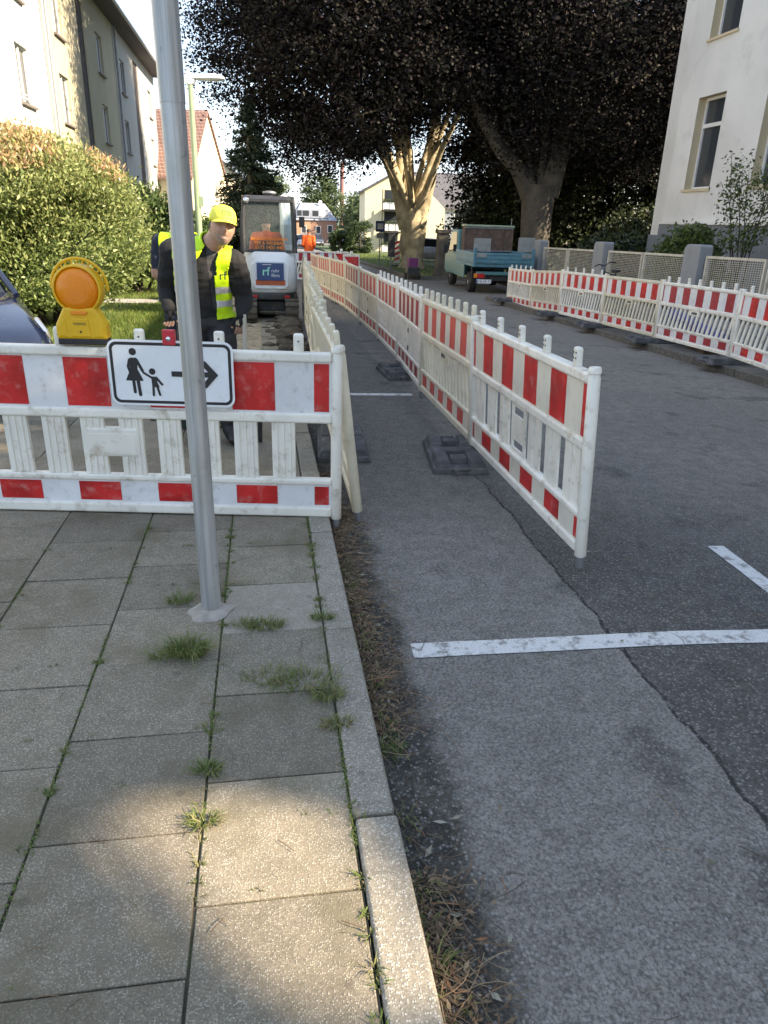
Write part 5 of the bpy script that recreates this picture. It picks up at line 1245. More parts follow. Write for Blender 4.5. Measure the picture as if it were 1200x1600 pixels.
# foreman at the barrier (local frame faces -y, feet at origin)
J = dict(pelvis=(-.02, .10, .93), spine=(-.02, .08, 1.10), chest=(0, .02, 1.27), neckbase=(.055, -.04, 1.385), neck=(.09, -.065, 1.415), head=(.145, -.10, 1.498),
         shR=(-.20, .02, 1.335), elR=(-.265, .10, 1.08), wrR=(-.245, -.02, .965), shL=(.205, .0, 1.275), elL=(.265, .07, 1.05), wrL=(.245, -.04, .935),
         hipR=(-.11, .10, .86), knR=(-.12, .05, .47), anR=(-.13, .10, .09), toR=(-.15, -.06, .045), hipL=(.09, .10, .86), knL=(.11, .04, .47), anL=(.12, .09, .09), toL=(.15, -.07, .045), handdir=(0, .15, -1.1))
def vt(c, arm, head):
    x, y, z = c
    if head or z < .90 or z > 1.45 or (arm < .089 and abs(x) > .165 and z < 1.30): return False
    if abs(x) > .19 or (abs(x) > .16 and z > 1.36): return False
    if y < .06:   # open front, wider low down on the body side
        lo, hi = (-.04, .085) if z > 1.2 else (-.065, .07)
        if z > 1.28: lo += .10*(z-1.28)/.14; hi += .05*(z-1.28)/.14
        return not (lo < x < hi)
    return True
man = person((-.405, 5.25, -.015), 0, 'worker in yellow cap and open yellow vest over black jacket, head bent', J, (-9, 8, 14), dict(jacket='cloth_black', trousers='cloth_grey', shirt='cloth_grey'), dict(test=vt, mat='hi_vis', bands=((1.075, 1.12), (.985, 1.03))), voxel=.0065, cap=dict(mat='cap_yellow', print=True), bulk=1.08, glove=True, beard=True)
text_mesh('rf', .075, 'letter_black', man, FACE(.135, -.172, 1.20, -4), 'vest_logo', .001, bold=.0008); text_mesh('ruhr\nfibre', .022, 'letter_black', man, FACE(.190, -.160, 1.185, -4), 'vest_logo', .001)
sh = empty('shovel', (-.15, 5.15, 0), 0, 'wooden tool handle held by the worker in the yellow cap', 'shovel')
MB().tube((0, .12, .02), (.005, .03, .93), .016, n=10).build('handle', 'fence_cream', sh, smooth=True); MB().hexa([(-.10, .11, -.02), (.10, .11, -.02), (.10, .125, -.02), (-.10, .125, -.02), (-.11, .085, .28), (.11, .085, .28), (.11, .1, .28), (-.11, .1, .28)]).build('blade', 'dark_metal', sh, bevel=.004)
# second worker, back turned, half hidden by the pole
JS = dict(pelvis=(0, 0, .93), spine=(0, -.01, 1.12), chest=(0, -.02, 1.32), neckbase=(0, -.0, 1.46), neck=(0, -.02, 1.49), head=(0, -.04, 1.60), shR=(-.19, 0, 1.40), elR=(-.235, .02, 1.11), wrR=(-.17, -.16, .98), shL=(.19, 0, 1.40), elL=(.235, .02, 1.11), wrL=(.17, -.16, .98),
         hipR=(-.10, 0, .87), knR=(-.11, -.02, .48), anR=(-.12, .02, .09), toR=(-.14, -.14, .045), hipL=(.10, 0, .87), knL=(.11, -.02, .48), anL=(.12, .02, .09), toL=(.14, -.14, .045))
def vfull(c, arm, head):
    x, y, z = c
    return not (head or z < .92 or z > 1.49 or abs(x) > .17 or (arm < .075 and abs(x) > .165))
w2 = person((-.80, 7.6, -.10), rad(165), 'worker in yellow vest and dark shirt standing behind the steel pole', JS, (6, 0, 10), dict(jacket='cloth_navy', trousers='cloth_navy', short_sleeve=True), dict(test=vfull, mat='hi_vis', bands=((1.06, 1.10), (.97, 1.01))), voxel=.012, cap=dict(mat='cloth_navy'))
text_mesh('rf', .16, 'letter_black', w2, Matrix.Translation((.02, .162, 1.30)) @ Matrix.Rotation(rad(180), 4, 'Z') @ Matrix.Rotation(rad(90), 4, 'X'), 'vest_logo', .001)
# roadworker in orange, seen from behind
person((1.85, 31.5, road_z(1.8, 31.5)), rad(170), 'road worker in orange clothing beyond the cross barrier', JS, (12, 0, 0), dict(jacket='hi_vis_orange', trousers='hi_vis_orange'), None, voxel=.02, cap=None)

# ------------------------------------------------------------ mini excavator
ex = empty('mini_excavator', (.115, 13.35, pave_z(13.4)), rad(-1), 'white mini excavator seen from behind with blue logo board and dark cab', 'excavator')
for s in (-1, 1):
    x0, x1 = (s*.46, s*.24) if s < 0 else (.24, .46)
    prof = [(-.55+.18*math.cos(rad(a)), .19+.185*math.sin(rad(a))) for a in range(90, 271, 20)]+[(.95+.18*math.cos(rad(a)), .19+.185*math.sin(rad(a))) for a in range(-90, 91, 20)]
    t = MB().prism(prof, x0, x1, YZ()).build('track', 'mud', ex, bevel=.015)
    for k in range(13):
        for zz, sg_ in ((.375, 1), (.003, -1)):
            if zz < .1: continue
            MB().box(x0-.008, x1+.008, -.53+k*.12, -.48+k*.12, zz, zz+.022).build('grouser', 'mud', t)
    for k in range(5):
        a = rad(110+k*33); yy, zz = -.55+.19*math.cos(a), .19+.195*math.sin(a); MB().box(x0-.008, x1+.008, -.025, .025, -.012, .012, Matrix.Translation((0, yy, zz)) @ Matrix.Rotation(a+math.pi/2, 4, 'X')).build('grouser', 'mud', t)
MB().box(-.24, .24, -.35, .8, .16, .34).build('undercarriage', 'dark_metal', ex, bevel=.02); MB().lathe([(.26, 0), (.26, .08)], 24, Matrix.Translation((0, .2, .33))).build('slew_ring', 'dark_metal', ex, smooth=True)
plan = [(-.46, .5), (-.46, -.18), (-.40, -.36), (-.26, -.47), (0, -.50), (.26, -.47), (.40, -.36), (.46, -.18), (.46, .5)]
MB().prism([(x*.99, y*.99) for x, y in plan], .36, .47).build('lower_bumper', 'dark_metal', ex, bevel=.02)
def loft(name, mat, rows, parent, bevel=0):
    mb = MB(); n = len(plan); vs = []
    for z, sx, sy in rows: vs += [(x*sx, (y if y > .3 else y*sy), z) for x, y in plan]
    fs = [(i*n+k, i*n+(k+1) % n, (i+1)*n+(k+1) % n, (i+1)*n+k) for i in range(len(rows)-1) for k in range(n)]; fs += [tuple(range(n)), tuple((len(rows)-1)*n+k for k in range(n))]
    mb.add(vs, fs); return mb.build(name, mat, parent, smooth=True, bevel=bevel)
eng = loft('engine_cover', 'white_paint', [(.47, .93, .93), (.50, .985, 1.0), (.60, 1.0, 1.02), (1.0, .985, .97), (1.10, .95, .90), (1.135, .90, .84)], ex)
mb = MB()
for a, b in (((-.33, .50), (.33, .50)), ): pass
hatch = [(-.30, .60), (-.25, .545), (.25, .545), (.30, .60), (.315, .93), (.24, 1.0), (-.24, 1.0), (-.315, .93)]
MB().prism(hatch, -.525, -.44, XZ()).build('rear_hatch', 'white_paint', eng, bevel=.015, seg=3)
MB().box(-.25, .25, -.532, -.5, .605, .70).build('red_strip', 'orange_paint', eng, bevel=.012)
lb = MB().box(-.225, .225, -.545, -.52, .685, .965).build('logo_board', 'plate_blue', ex, bevel=.004)
text_mesh('rf', .19, 'mint', lb, FACE(-.075, -.5462, .825), depth=.0008, bold=.002); text_mesh('ruhr\nfibre', .075, 'letter_white', lb, FACE(.085, -.5462, .805), depth=.0008)
MB().box(-.13, .02, -.5465, -.5455, .935, .943).build('headline', 'letter_white', lb)
for s in (-1, 1): MB().box(s*.27-.05, s*.27+.05, -.492, -.45, .395, .44).build('tail_light', 'light_red', ex, bevel=.008)
# cab
cb = empty('cab'); cb.parent = ex; cb.location = (-.005, 0, 0)
xa, xb, ya, yb, z0, z1 = -.43, .43, -.33, .75, 1.12, 1.97
for x in (xa, xb):
    for y in (ya, yb): MB().path([(x, y-.03*(y < 0), z0), (x*.985, y, z0+.5), (x*.93, y+.03*(1 if y < 0 else -1), z1)], [.036, .034, .032], 8).build('cab_post', 'dark_metal', cb, smooth=True)
for x in (xa, xb): MB().tube((x*.93, ya+.03, z1), (x*.93, yb-.03, z1), .032, n=8).build('roof_rail', 'dark_metal', cb, smooth=True)
MB().hexa([(xa*.97, ya, z1-.02), (xb*.97, ya, z1-.02), (xb*.97, yb, z1-.02), (xa*.97, yb, z1-.02), (xa*.9, ya+.06, z1+.035), (xb*.9, ya+.06, z1+.035), (xb*.9, yb-.06, z1+.035), (xa*.9, yb-.06, z1+.035)]).build('roof', 'dark_metal', cb, bevel=.012)
MB().box(xa, xb, ya-.05, ya+.0, z0, z0+.045).build('window_sill_bar', 'dark_metal', cb, bevel=.008); MB().box(xa*.95, xb*.95, ya-.02, ya+.02, z1-.07, z1-.015).build('header_bar', 'dark_metal', cb, bevel=.008)
glz = MB().hexa([(xa+.03, ya-.025, z0+.04), (xb-.03, ya-.025, z0+.04), (xb-.03, ya-.021, z0+.04), (xa+.03, ya-.021, z0+.04), (xa*.9+.01, ya+.015, z1-.06), (xb*.9-.01, ya+.015, z1-.06), (xb*.9-.01, ya+.019, z1-.06), (xa*.9+.01, ya+.019, z1-.06)]).build('rear_pane', 'glass_cab', cb)
for x in (xa, xb): MB().hexa([(x-.002, ya+.04, .75), (x+.002, ya+.04, .75), (x+.002, yb-.04, .75), (x-.002, yb-.04, .75), (x*.94-.002, ya+.06, z1-.03), (x*.94+.002, ya+.06, z1-.03), (x*.94+.002, yb-.06, z1-.03), (x*.94-.002, yb-.06, z1-.03)]).build('side_pane', 'glass_cab', cb)
MB().box(xa+.03, xb-.03, yb-.01, yb-.006, z0+.1, z1-.05).build('front_pane', 'glass_cab', cb)
MB().box(xa+.02, xb-.02, ya+.05, yb, .50, .62).build('floor', 'dark_metal', cb)
for i, (tx, sz, z) in enumerate((('BAUUNTERNEHMEN', .066, z0+.215), ('TIEF & WEGEBAU', .066, z0+.150), ('0173 1431 440', .078, z0+.080))): text_mesh(tx, sz, 'letter_orange', cb, FACE(.0, ya-.031, z, 3), 'window_lettering', .0008, bold=.0015)
MB().lathe([(.055, 0), (.06, .02), (.11, .035), (.12, .055), (.11, .075), (.04, .09)], 20, Matrix.Translation((.02, .1, z1+.03))).build('beacon', 'grey_steel', cb, smooth=True)
MB().lathe([(.03, 0), (.045, .02), (.045, .06), (.03, .07)], 14, Matrix.Translation((xa*.93+.04, ya-.02, z1-.05)) @ Matrix.Rotation(rad(90), 4, 'X')).build('work_light', 'chrome', cb, smooth=True)
st_ = MB().box(-.22, .22, .02, .40, .62, .80).build('seat', 'black_plastic', cb, bevel=.03); MB().box(-.21, .21, -.04, .06, .80, 1.30).build('seat_back', 'black_plastic', cb, bevel=.03)
MB().path([(.30, .9, .55), (.30, 1.25, 1.5), (.28, 1.9, 2.0), (.26, 2.8, 1.6)], [.10, .11, .10, .06], 8).build('boom', 'white_paint', ex, bevel=0); MB().path([(.26, 2.8, 1.62), (.26, 3.1, .7), (.26, 3.05, .3)], [.07, .08, .06], 8).build('dipper', 'white_paint', ex)
MB().prism([(2.7, .45), (3.15, .45), (3.2, .1), (2.95, -.02), (2.7, .1)], .08, .44, YZ()).build('bucket', 'dark_metal', ex, bevel=.01)
MB().box(-.47, .47, 1.05, 1.12, .05, .35).build('dozer_blade', 'dark_metal', ex, bevel=.01)
mr = MB().tube((xb*.96, yb-.1, 1.6), (xb+.12, yb-.05, 1.62), .01, n=6).build('mirror_arm', 'dark_metal', cb); MB().box(xb+.10, xb+.20, yb-.06, yb-.04, 1.52, 1.70).build('mirror', 'dark_metal', mr, bevel=.01)
for s in (-1,): MB().path([(s*.46, ya+.05, .62), (s*.475, ya+.02, 1.2), (s*.455, ya+.02, 1.75)], [.012]*3, 6).build('grab_handle', 'dark_metal', cb, smooth=True)
JO = dict(pelvis=(0, 0, .20), spine=(0, .03, .36), chest=(0, .02, .56), neckbase=(0, .0, .70), neck=(0, -.01, .74), head=(0, -.03, .84), shR=(-.19, 0, .63), elR=(-.26, -.08, .38), wrR=(-.24, -.30, .36), shL=(.19, 0, .63), elL=(.26, -.08, .38), wrL=(.24, -.30, .36),
         hipR=(-.10, -.05, .16), knR=(-.15, -.42, .18), anR=(-.15, -.45, -.12), toR=(-.15, -.55, -.14), hipL=(.10, -.05, .16), knL=(.15, -.42, .18), anL=(.15, -.45, -.12), toL=(.15, -.55, -.14))
person((.06, 13.35+.20, pave_z(13.4)+.73), rad(176), 'operator in orange jacket sitting in the excavator cab', JO, (14, 0, 0), dict(jacket='hi_vis_orange', trousers='hi_vis_orange', shoes='hi_vis_orange'), None, voxel=.016)

# ------------------------------------------------------------ vehicles
def wheel(parent, x, y, r, w, rimm='rim'):
    M = Matrix.Translation((x, y, r)) @ Matrix.Rotation(rad(90), 4, 'Y')
    t = MB().lathe([(r*.62, -w/2), (r*.93, -w/2), (r, -w*.36), (r, w*.36), (r*.93, w/2), (r*.62, w/2)], 28, M).build('wheel', 'tyre', parent, smooth=True)
    MB().lathe([(r*.60, -w*.48), (r*.5, -w*.42), (r*.2, -w*.50), (r*.12, -w*.52)], 20, M).build('rim', rimm, t, smooth=True); MB().lathe([(r*.60, w*.48), (r*.5, w*.42), (r*.2, w*.50), (r*.12, w*.52)], 20, M).build('rim', rimm, t, smooth=True)
def car(loc, rz, label, paint, mirrors=True, group=None):
    r = empty('parked_car', loc, rz, label, 'car', group)     # front at -y
    St = [(-2.05, .62, .30, .52, .9), (-1.98, .74, .22, .62, .9), (-1.8, .82, .19, .70, .92), (-1.4, .855, .18, .80, .92), (-.95, .87, .18, .90, .93), (0, .88, .18, .95, .95), (1.1, .88, .19, .97, .95), (1.75, .85, .22, .97, .93), (2.02, .74, .30, .90, .9)]
    sec = lambda hw, zl, zh, k: [(-hw*.9, zl), (-hw, zl+.10), (-hw, zl+(zh-zl)*.62), (-hw*k, zh-.05), (-hw*.80, zh), (-hw*.3, zh+.025), (hw*.3, zh+.025), (hw*.80, zh), (hw*k, zh-.05), (hw, zl+(zh-zl)*.62), (hw, zl+.10), (hw*.9, zl)]
    def lo(Ss, name, mat, parent):
        mb = MB(); vs = []; m = 12
        for y, hw, zl, zh, k in Ss: vs += [(x, y, z) for x, z in sec(hw, zl, zh, k)]
        mb.add(vs, [(i*m+j, i*m+(j+1) % m, (i+1)*m+(j+1) % m, (i+1)*m+j) for i in range(len(Ss)-1) for j in range(m)]+[tuple(range(m)), tuple((len(Ss)-1)*m+j for j in range(m))]); return mb.build(name, mat, parent, smooth=True)
    b = lo(St, 'body', paint, r)
    gh = [(-1.02, .74, .84), (-.25, .60, 1.40), (.6, .60, 1.44), (1.25, .58, 1.40), (1.85, .66, .96)]
    mb = MB(); vs = []
    for y, hw, zt in gh: vs += [(-hw-.13*(zt > 1), y, .88 if zt > 1 else zt-.04), (-hw, y, zt), (hw, y, zt), (hw+.13*(zt > 1), y, .88 if zt > 1 else zt-.04)]
    mb.add(vs, [(i*4+j, i*4+(j+1) % 4, (i+1)*4+(j+1) % 4, (i+1)*4+j) for i in range(len(gh)-1) for j in range(4)]+[(0, 1, 2, 3), (16, 17, 18, 19)]); mb.build('glasshouse', 'glass_dark', r, bevel=.02)
    MB().hexa([(-.585, -.24, 1.395), (.585, -.24, 1.395), (.57, 1.22, 1.40), (-.57, 1.22, 1.40), (-.54, -.18, 1.435), (.54, -.18, 1.435), (.53, 1.15, 1.445), (-.53, 1.15, 1.445)]).build('roof', paint, r, bevel=.02)
    for s in (-1, 1):
        MB().path([(s*.76, -1.04, .88), (s*.615, -.25, 1.41), (s*.595, .6, 1.445), (s*.60, 1.25, 1.41), (s*.70, 1.86, .98)], [.03, .032, .03, .035, .04], 8).build('pillar', paint, r, smooth=True)
        h = MB().hexa([(s*.52, -1.995, .50), (s*.80, -1.80, .52), (s*.84, -1.50, .66), (s*.55, -1.90, .60), (s*.52, -1.985, .61), (s*.79, -1.78, .66), (s*.80, -1.42, .755), (s*.55, -1.86, .69)]).build('headlight', 'chrome', r, bevel=.02)
        MB().box(s*.72-.10, s*.72+.10, 1.90, 2.02, .62, .86).build('tail_light', 'light_red', r, bevel=.02)
        for y in (-1.28, 1.25): wheel(r, s*.78, y, .31, .2)
        if mirrors: MB().hexa([(s*.86, -.88, .93), (s*1.04, -.84, .93), (s*1.04, -.74, .93), (s*.86, -.78, .93), (s*.88, -.88, 1.05), (s*1.03, -.84, 1.06), (s*1.03, -.74, 1.06), (s*.88, -.78, 1.05)]).build('mirror', paint, r, bevel=.02)
    MB().box(-.45, .45, -2.075, -2.0, .30, .42).build('grille', 'black_plastic', r, bevel=.01); MB().box(-.26, .26, -2.085, -2.06, .44, .55).build('number_plate', 'letter_white', r)
    MB().box(-.26, .26, 2.0, 2.06, .60, .71).build('number_plate', 'letter_white', r)
    return r
hx, hy = .52, -.854
car((-2.36-hx*2.05, 5.98-hy*2.05, pave_z(7)-.02), math.atan2(hx, -hy), 'dark blue car with its front behind the barrier at the left edge', 'car_blue', False)
for i, (x, y, p, lab, a) in enumerate([(4.3, 88, 'car_silver', 'white car parked far down the road beside the excavator cab', 0), (5.6, 97, 'car_blue', 'blue car behind the far white car', 0), (7.2, 106, 'car_dark', 'dark car right of the orange worker far down the road', .1), (12.2, 118, 'car_blue', 'dark blue car turning by the brick house corner', .3), (5.1, 112, 'car_dark', 'dark van-like car in front of the brick house', 0)]):
    car((x, y, road_z(3, y)), a, lab, p, group='cars far down the road')
car((11.4, 50, verge_z(11, 50)), 1.4, 'silver car half hidden beside the stone gate pillar', 'car_silver')

tr = empty('flatbed_truck', (7.62, 23.5, road_z(6.8, 25)), rad(-2), 'old teal flatbed truck seen from behind with raised side boards', 'truck')   # rear at y=0, front +y
for x in (-.78, .78):
    wheel(tr, x, .95, .33, .24); wheel(tr, x, 4.0, .33, .22)
MB().box(-.5, .5, .2, 4.2, .42, .62).build('chassis', 'dark_metal', tr, bevel=.02); MB().box(-.96, .96, 0, 2.75, .86, .96).build('bed_floor', 'truck_blue', tr, bevel=.01)
tg = MB().box(-.94, .94, -.04, .0, .97, 1.30).build('tailgate', 'truck_blue', tr, bevel=.008)
for z in (1.02, 1.13, 1.25): MB().box(-.93, .93, -.058, -.038, z-.016, z+.016).build('tailgate_rib', 'truck_blue', tg, bevel=.006)
for x0, x1 in ((-.90, -.58), (.58, .90)): MB().box(x0, x1, -.062, -.05, 1.16, 1.28).build('bare_patch', 'alu_board', tg, bevel=.004)
for x in (-.5, 0, .5): MB().box(x-.02, x+.02, -.066, -.045, .95, 1.12).build('hinge', 'truck_blue', tg, bevel=.004)
for s in (-1, 1):
    MB().box(s*.965-.045, s*.965+.045, -.05, .04, .86, 1.45).build('corner_post', 'truck_blue', tr, bevel=.015)
    sb_ = MB().box(s*.97-.02, s*.97+.02, .05, 2.7, .97, 1.30).build('side_board', 'truck_blue' if s < 0 else 'truck_blue', tr, bevel=.008)
    for z in (1.05, 1.2): MB().box(s*.995-.012, s*.995+.012, .08, 2.68, z-.015, z+.015).build('board_rib', 'truck_blue', sb_, bevel=.004)
MB().box(-1.0, -.45, .04, .07, 1.32, 1.72).build('grey_board', 'alu_board', tr, bevel=.006); MB().box(.46, 1.0, .06, .09, 1.34, 1.78).build('grey_board', 'alu_board', tr, bevel=.006)
cg = MB().box(-.80, .93, 2.35, 2.75, 1.25, 2.05).build('tool_box', 'rust_wood', tr, bevel=.01)
for x in lin(-.78, .91, 5): MB().box(x-.02, x+.02, 2.32, 2.36, 1.26, 2.03).build('box_batten', 'rust_wood', cg)
MB().box(-.83, .96, 2.28, 2.8, 2.05, 2.12).build('green_cover', 'light_green', cg, bevel=.02)
for z in (1.28, 2.02): MB().box(-.81, .94, 2.31, 2.35, z-.02, z+.02).build('frame_bar', 'grey_steel', cg)
cabp = [(2.85, .45), (2.85, 1.15), (2.95, 1.95), (3.9, 1.95), (4.45, 1.22), (5.0, 1.05), (5.05, .5), (4.7, .38)]
c_ = MB().prism(cabp, -.90, .90, YZ()).build('cab', 'truck_teal', tr, bevel=.06, seg=3)
for s in (-1, 1):
    MB().prism([(3.0, 1.2), (3.05, 1.85), (3.85, 1.85), (4.28, 1.22)], s*.905-.006, s*.905+.006, YZ()).build('side_window', 'glass_dark', c_)
    mm = MB().tube((s*.9, 4.0, 1.2), (s*1.06, 4.0, 1.25), .015, n=6).build('mirror_arm', 'black_plastic', tr); MB().box(s*1.10-.09, s*1.10+.09, 3.97, 4.03, 1.12, 1.42).build('mirror', 'black_plastic', mm, bevel=.02)
    MB().box(s*.72-.13, s*.72+.13, -.0, .06, .52, .66).build('tail_light', 'light_red', tr, bevel=.01); MB().box(s*.88-.05, s*.88+.05, -.006, .05, .525, .655).build('indicator', 'light_orange', tr, bevel=.008)
    MB().box(s*.95-.02, s*.95+.02, 1.35, 2.85, .45, .86).build('side_skirt', 'truck_teal', tr, bevel=.01)
    MB().box(s*.93-.01, s*.93+.01, .35, .42, .35, .86).build('mudguard', 'black_plastic', tr)
MB().box(-.75, .75, 2.845, 2.86, 1.3, 1.8).build('rear_window', 'glass_dark', c_)
MB().box(-.85, .85, .02, .12, .62, .72).build('rear_beam', 'truck_teal', tr, bevel=.01); pl_ = MB().box(-.86, -.36, -.02, .0, .36, .48).build('number_plate', 'letter_white', tr, bevel=.004)
MB().box(-.86, -.81, -.0215, -.019, .365, .475).build('plate_band', 'plate_blue', pl_); text_mesh('ME-KK 71', .10, 'letter_black', pl_, FACE(-.58, -.022, .42), depth=.0008)
bc = MB().lathe([(.06, 0), (.075, .02), (.075, .12), (.05, .16)], 16, Matrix.Translation((-.55, 3.3, 1.97))).build('beacon', 'light_orange', tr, smooth=True)
MB().tube((.88, 2.5, 2.1), (.88, 2.5, 2.35), .012, n=6).build('stake', 'grey_steel', tr)

# ------------------------------------------------------------ street furniture beside the beech
def post_sign(name, loc, h, label, rz=0): 
    r = empty(name, loc, rz, label, 'sign'); MB().tube((0, 0, -.1), (0, 0, h), .035, n=10).build('post', 'grey_steel', r, smooth=True); return r
r = post_sign('parking_sign', (6.85, 45, verge_z(7, 45)), 2.35, 'small blue and white sign on a thin post on the verge', rad(5)); pl_ = MB().box(-.28, .28, -.06, -.04, 1.75, 2.35).build('plate', 'plate_blue', r, bevel=.01); MB().box(-.17, .17, -.067, -.06, 1.9, 2.22).build('white_field', 'sign_white', pl_); MB().box(-.22, .22, -.06, -.04, 1.4, 1.68).build('lower_plate', 'zinc', r, bevel=.008)
r = post_sign('dark_notice', (6.25, 37.2, verge_z(6.3, 37)), 1.7, 'dark upright notice board on a post left of the beech trunk'); MB().box(-.17, .17, -.06, -.035, .55, 1.68).build('plate', 'dark_metal', r, bevel=.01)
r = empty('striped_beacon', (7.0, 39.8, verge_z(7, 40)), rad(5), 'red and white striped traffic beacon beside the beech trunk', 'beacon'); bp = MB().box(-.16, .16, -.02, .02, .2, 1.30).build('panel', 'board_white', r, bevel=.02)
for k in range(4): MB().prism([(-.155, .28+k*.27), (.155, .42+k*.27), (.155, .53+k*.27), (-.155, .39+k*.27)], -.023, .023, XZ()).build('red_stripe', 'film_red', bp)
MB().box(-.3, .3, -.2, .2, 0, .12).build('base', 'rubber', r, bevel=.02); MB().box(-.03, .03, -.015, .015, .1, .22).build('stem', 'grey_steel', r)
r = empty('hand_cart', (6.05, 30.6, road_z(6.05, 30.6)), .1, 'dark cart with a purple crate in front of the beech trunk', 'cart'); MB().box(-.26, .26, -.2, .25, .18, .50).build('tray', 'dark_metal', r, bevel=.02); MB().box(-.2, .2, -.15, .15, .5, .85).build('crate', pm('crate_purple', (.16, .03, .12), .5), r, bevel=.02)
for s in (-1, 1): wheel(r, s*.29, .0, .14, .06); MB().path([(s*.24, .25, .4), (s*.24, .3, .95)], [.015]*2, 8).build('handle', 'grey_steel', r)
r = empty('gate_pillar', (7.45, 31.4, verge_z(7.4, 31.4)-.05), 0, 'mossy stone gate pillar left of the truck cab', 'pillar'); MB().box(-.22, .22, -.22, .22, 0, 1.75).build('shaft', 'bark_grey', r, bevel=.02); MB().box(-.28, .28, -.28, .28, 1.75, 1.9).build('capstone', 'bark_grey', r, bevel=.03); MB().box(-.30, .30, -.3, .3, 0, .35).build('plinth', 'bark_grey', r, bevel=.02)
# bicycle leaning at the fence
r = empty('bicycle', (8.8, 17.9, rp(8.8, 17.9)), rad(94), 'black bicycle leaning on the fence behind the barriers', 'bicycle'); r.rotation_euler = (rad(-10), 0, rad(94))
for x in (-.52, .52):
    g = [(x+.33*math.cos(2*math.pi*k/28), 0, .35+.33*math.sin(2*math.pi*k/28)) for k in range(29)]; w_ = MB().path(g, [.018]*29, 8, cap=False).build('wheel', 'tyre', r, smooth=True)
    for k in range(10): a = 2*math.pi*k/10; MB().tube((x, 0, .35), (x+.32*math.cos(a), 0, .35+.32*math.sin(a)), .002, n=4).build('spoke', 'chrome', w_)
fr_ = MB()
for a, b in (((-.52, .35), (-.08, .32)), ((-.08, .32), (-.2, .85)), ((-.52, .35), (-.18, .78)), ((-.18, .78), (.36, .86)), ((-.08, .32), (.38, .80)), ((.52, .35), (.36, .90))): fr_.tube((a[0], 0, a[1]), (b[0], 0, b[1]), .016, n=8)
fr_.build('frame', 'black_plastic', r, smooth=True); MB().box(-.34, -.10, -.07, .07, .88, .94).build('saddle', 'black_plastic', r, bevel=.025); MB().path([(.28, -.3, 1.04), (.36, -.15, 1.06), (.36, 0, 1.0), (.36, .15, 1.06), (.28, .3, 1.04)], [.015]*5, 8).build('handlebar', 'black_plastic', r, smooth=True)
# stacked paving slabs behind the barrier
for i, (x, y, z, a, tlt, lab) in enumerate([(-1.36, 8.55, .0, 3, 0, 'lowest of the lifted paving slabs stacked beside the worker'), (-1.37, 8.57, .055, 1, 0, 'second lifted paving slab of the low stack beside the worker'), (-1.35, 8.55, .11, -3, 0, 'topmost of the lifted paving slabs stacked beside the worker'), (-1.18, 9.0, .06, 25, 9, 'first tilted slab leaning behind the low slab stack'), (-1.10, 9.35, .05, 28, 8, 'second tilted slab leaning behind the low slab stack'), (-1.0, 9.75, .04, 30, 7, 'third tilted slab leaning behind the low slab stack')]):
    o = MB().box(-.24, .24, -.2, .2, 0, .05).build('loose_slab', 'slab', None, bevel=.005); o.location = (x, y, pave_z(y)+z+.004); o.rotation_euler = (rad(-tlt), rad(tlt*.6), rad(a)); tag(o, lab, 'paving slab', 'lifted paving slabs')
o = MB(); o = empty('bucket', (-.60, 5.75, pave_z(5.4)), 0, 'dark green bucket beside the worker in the yellow cap', 'bucket'); MB().lathe([(.11, 0), (.15, .33), (.155, .34), (.14, .335), (.10, .02)], 24).build('shell', pm('bucket_green', (.02, .035, .03), .5), o, smooth=True); MB().path([(-.15, 0, .32), (-.13, 0, .45), (0, 0, .5), (.13, 0, .45), (.15, 0, .32)], [.005]*5, 6).build('handle', 'grey_steel', o)
r = empty('blue_drainpipe', (7.0, 11.2, rp(7.0, 11.2)+.25), rad(80), 'blue plastic pipe lying behind the far barriers', 'pipe'); MB().tube((-1.1, 0, 0), (1.1, 0, .15), .10, n=18).build('tube', pm('pipe_blue', (.06, .07, .30), .4), r, smooth=True); MB().tube((-1.2, 0, -.01), (-1.05, 0, 0), .12, n=18).build('socket', 'pipe_blue', r, smooth=True); MB().box(-.9, .9, -.14, .14, -.25, -.10).build('support', 'rust_wood', r)

# ------------------------------------------------------------ litter, needles, weeds
rng = np.random.default_rng(5)
def flat_leaves(name, x, y, z, size, mat, asp, label, tilt=.35):
    n = len(x); a = rng.uniform(0, 6.28, n); V = np.empty((n, 4, 3)); s = size*.5
    d = np.c_[np.cos(a), np.sin(a), rng.normal(0, tilt, n)]; w = np.c_[-np.sin(a), np.cos(a), rng.normal(0, tilt, n)]*asp; P = np.c_[x, y, z]
    V[:, 0] = P-d*s[:, None]; V[:, 1] = P+w*s[:, None]; V[:, 2] = P+d*s[:, None]; V[:, 3] = P-w*s[:, None]; V[:, :, 2] = np.maximum(V[:, :, 2], (z-.004)[:, None])
    o = mesh_np(name, V.reshape(-1, 3), np.arange(4*n).reshape(n, 4), mat, attr=np.repeat(rng.random(n), 4)); tag(o, label, 'leaf litter', kind='stuff'); return o
def rzv(x, y): return np.array([road_z(a, b) for a, b in zip(x, y)])
n = 4200; y = rng.uniform(.5, 4.6, n); k = .35+.65*np.array([.5+.5*noise.noise(Vector((0, b*1.7, 3.))) for b in y]); x = .325+np.abs(rng.normal(0, .075, n))*k*1.3
kp = np.array([noise.noise(Vector((2., b*1.5, 1.))) > -.12+.35*(b < 1.1) for b in y]); x, y = x[kp], y[kp]; n = len(x)
flat_leaves('leaf_litter', x, y, rzv(x, y)+.006+np.abs(rng.normal(0, .008, n)), rng.uniform(.008, .032, n)*rng.uniform(.6, 1.2, n), 'litter', .38, 'brown leaf litter lying in the gutter along the kerb')
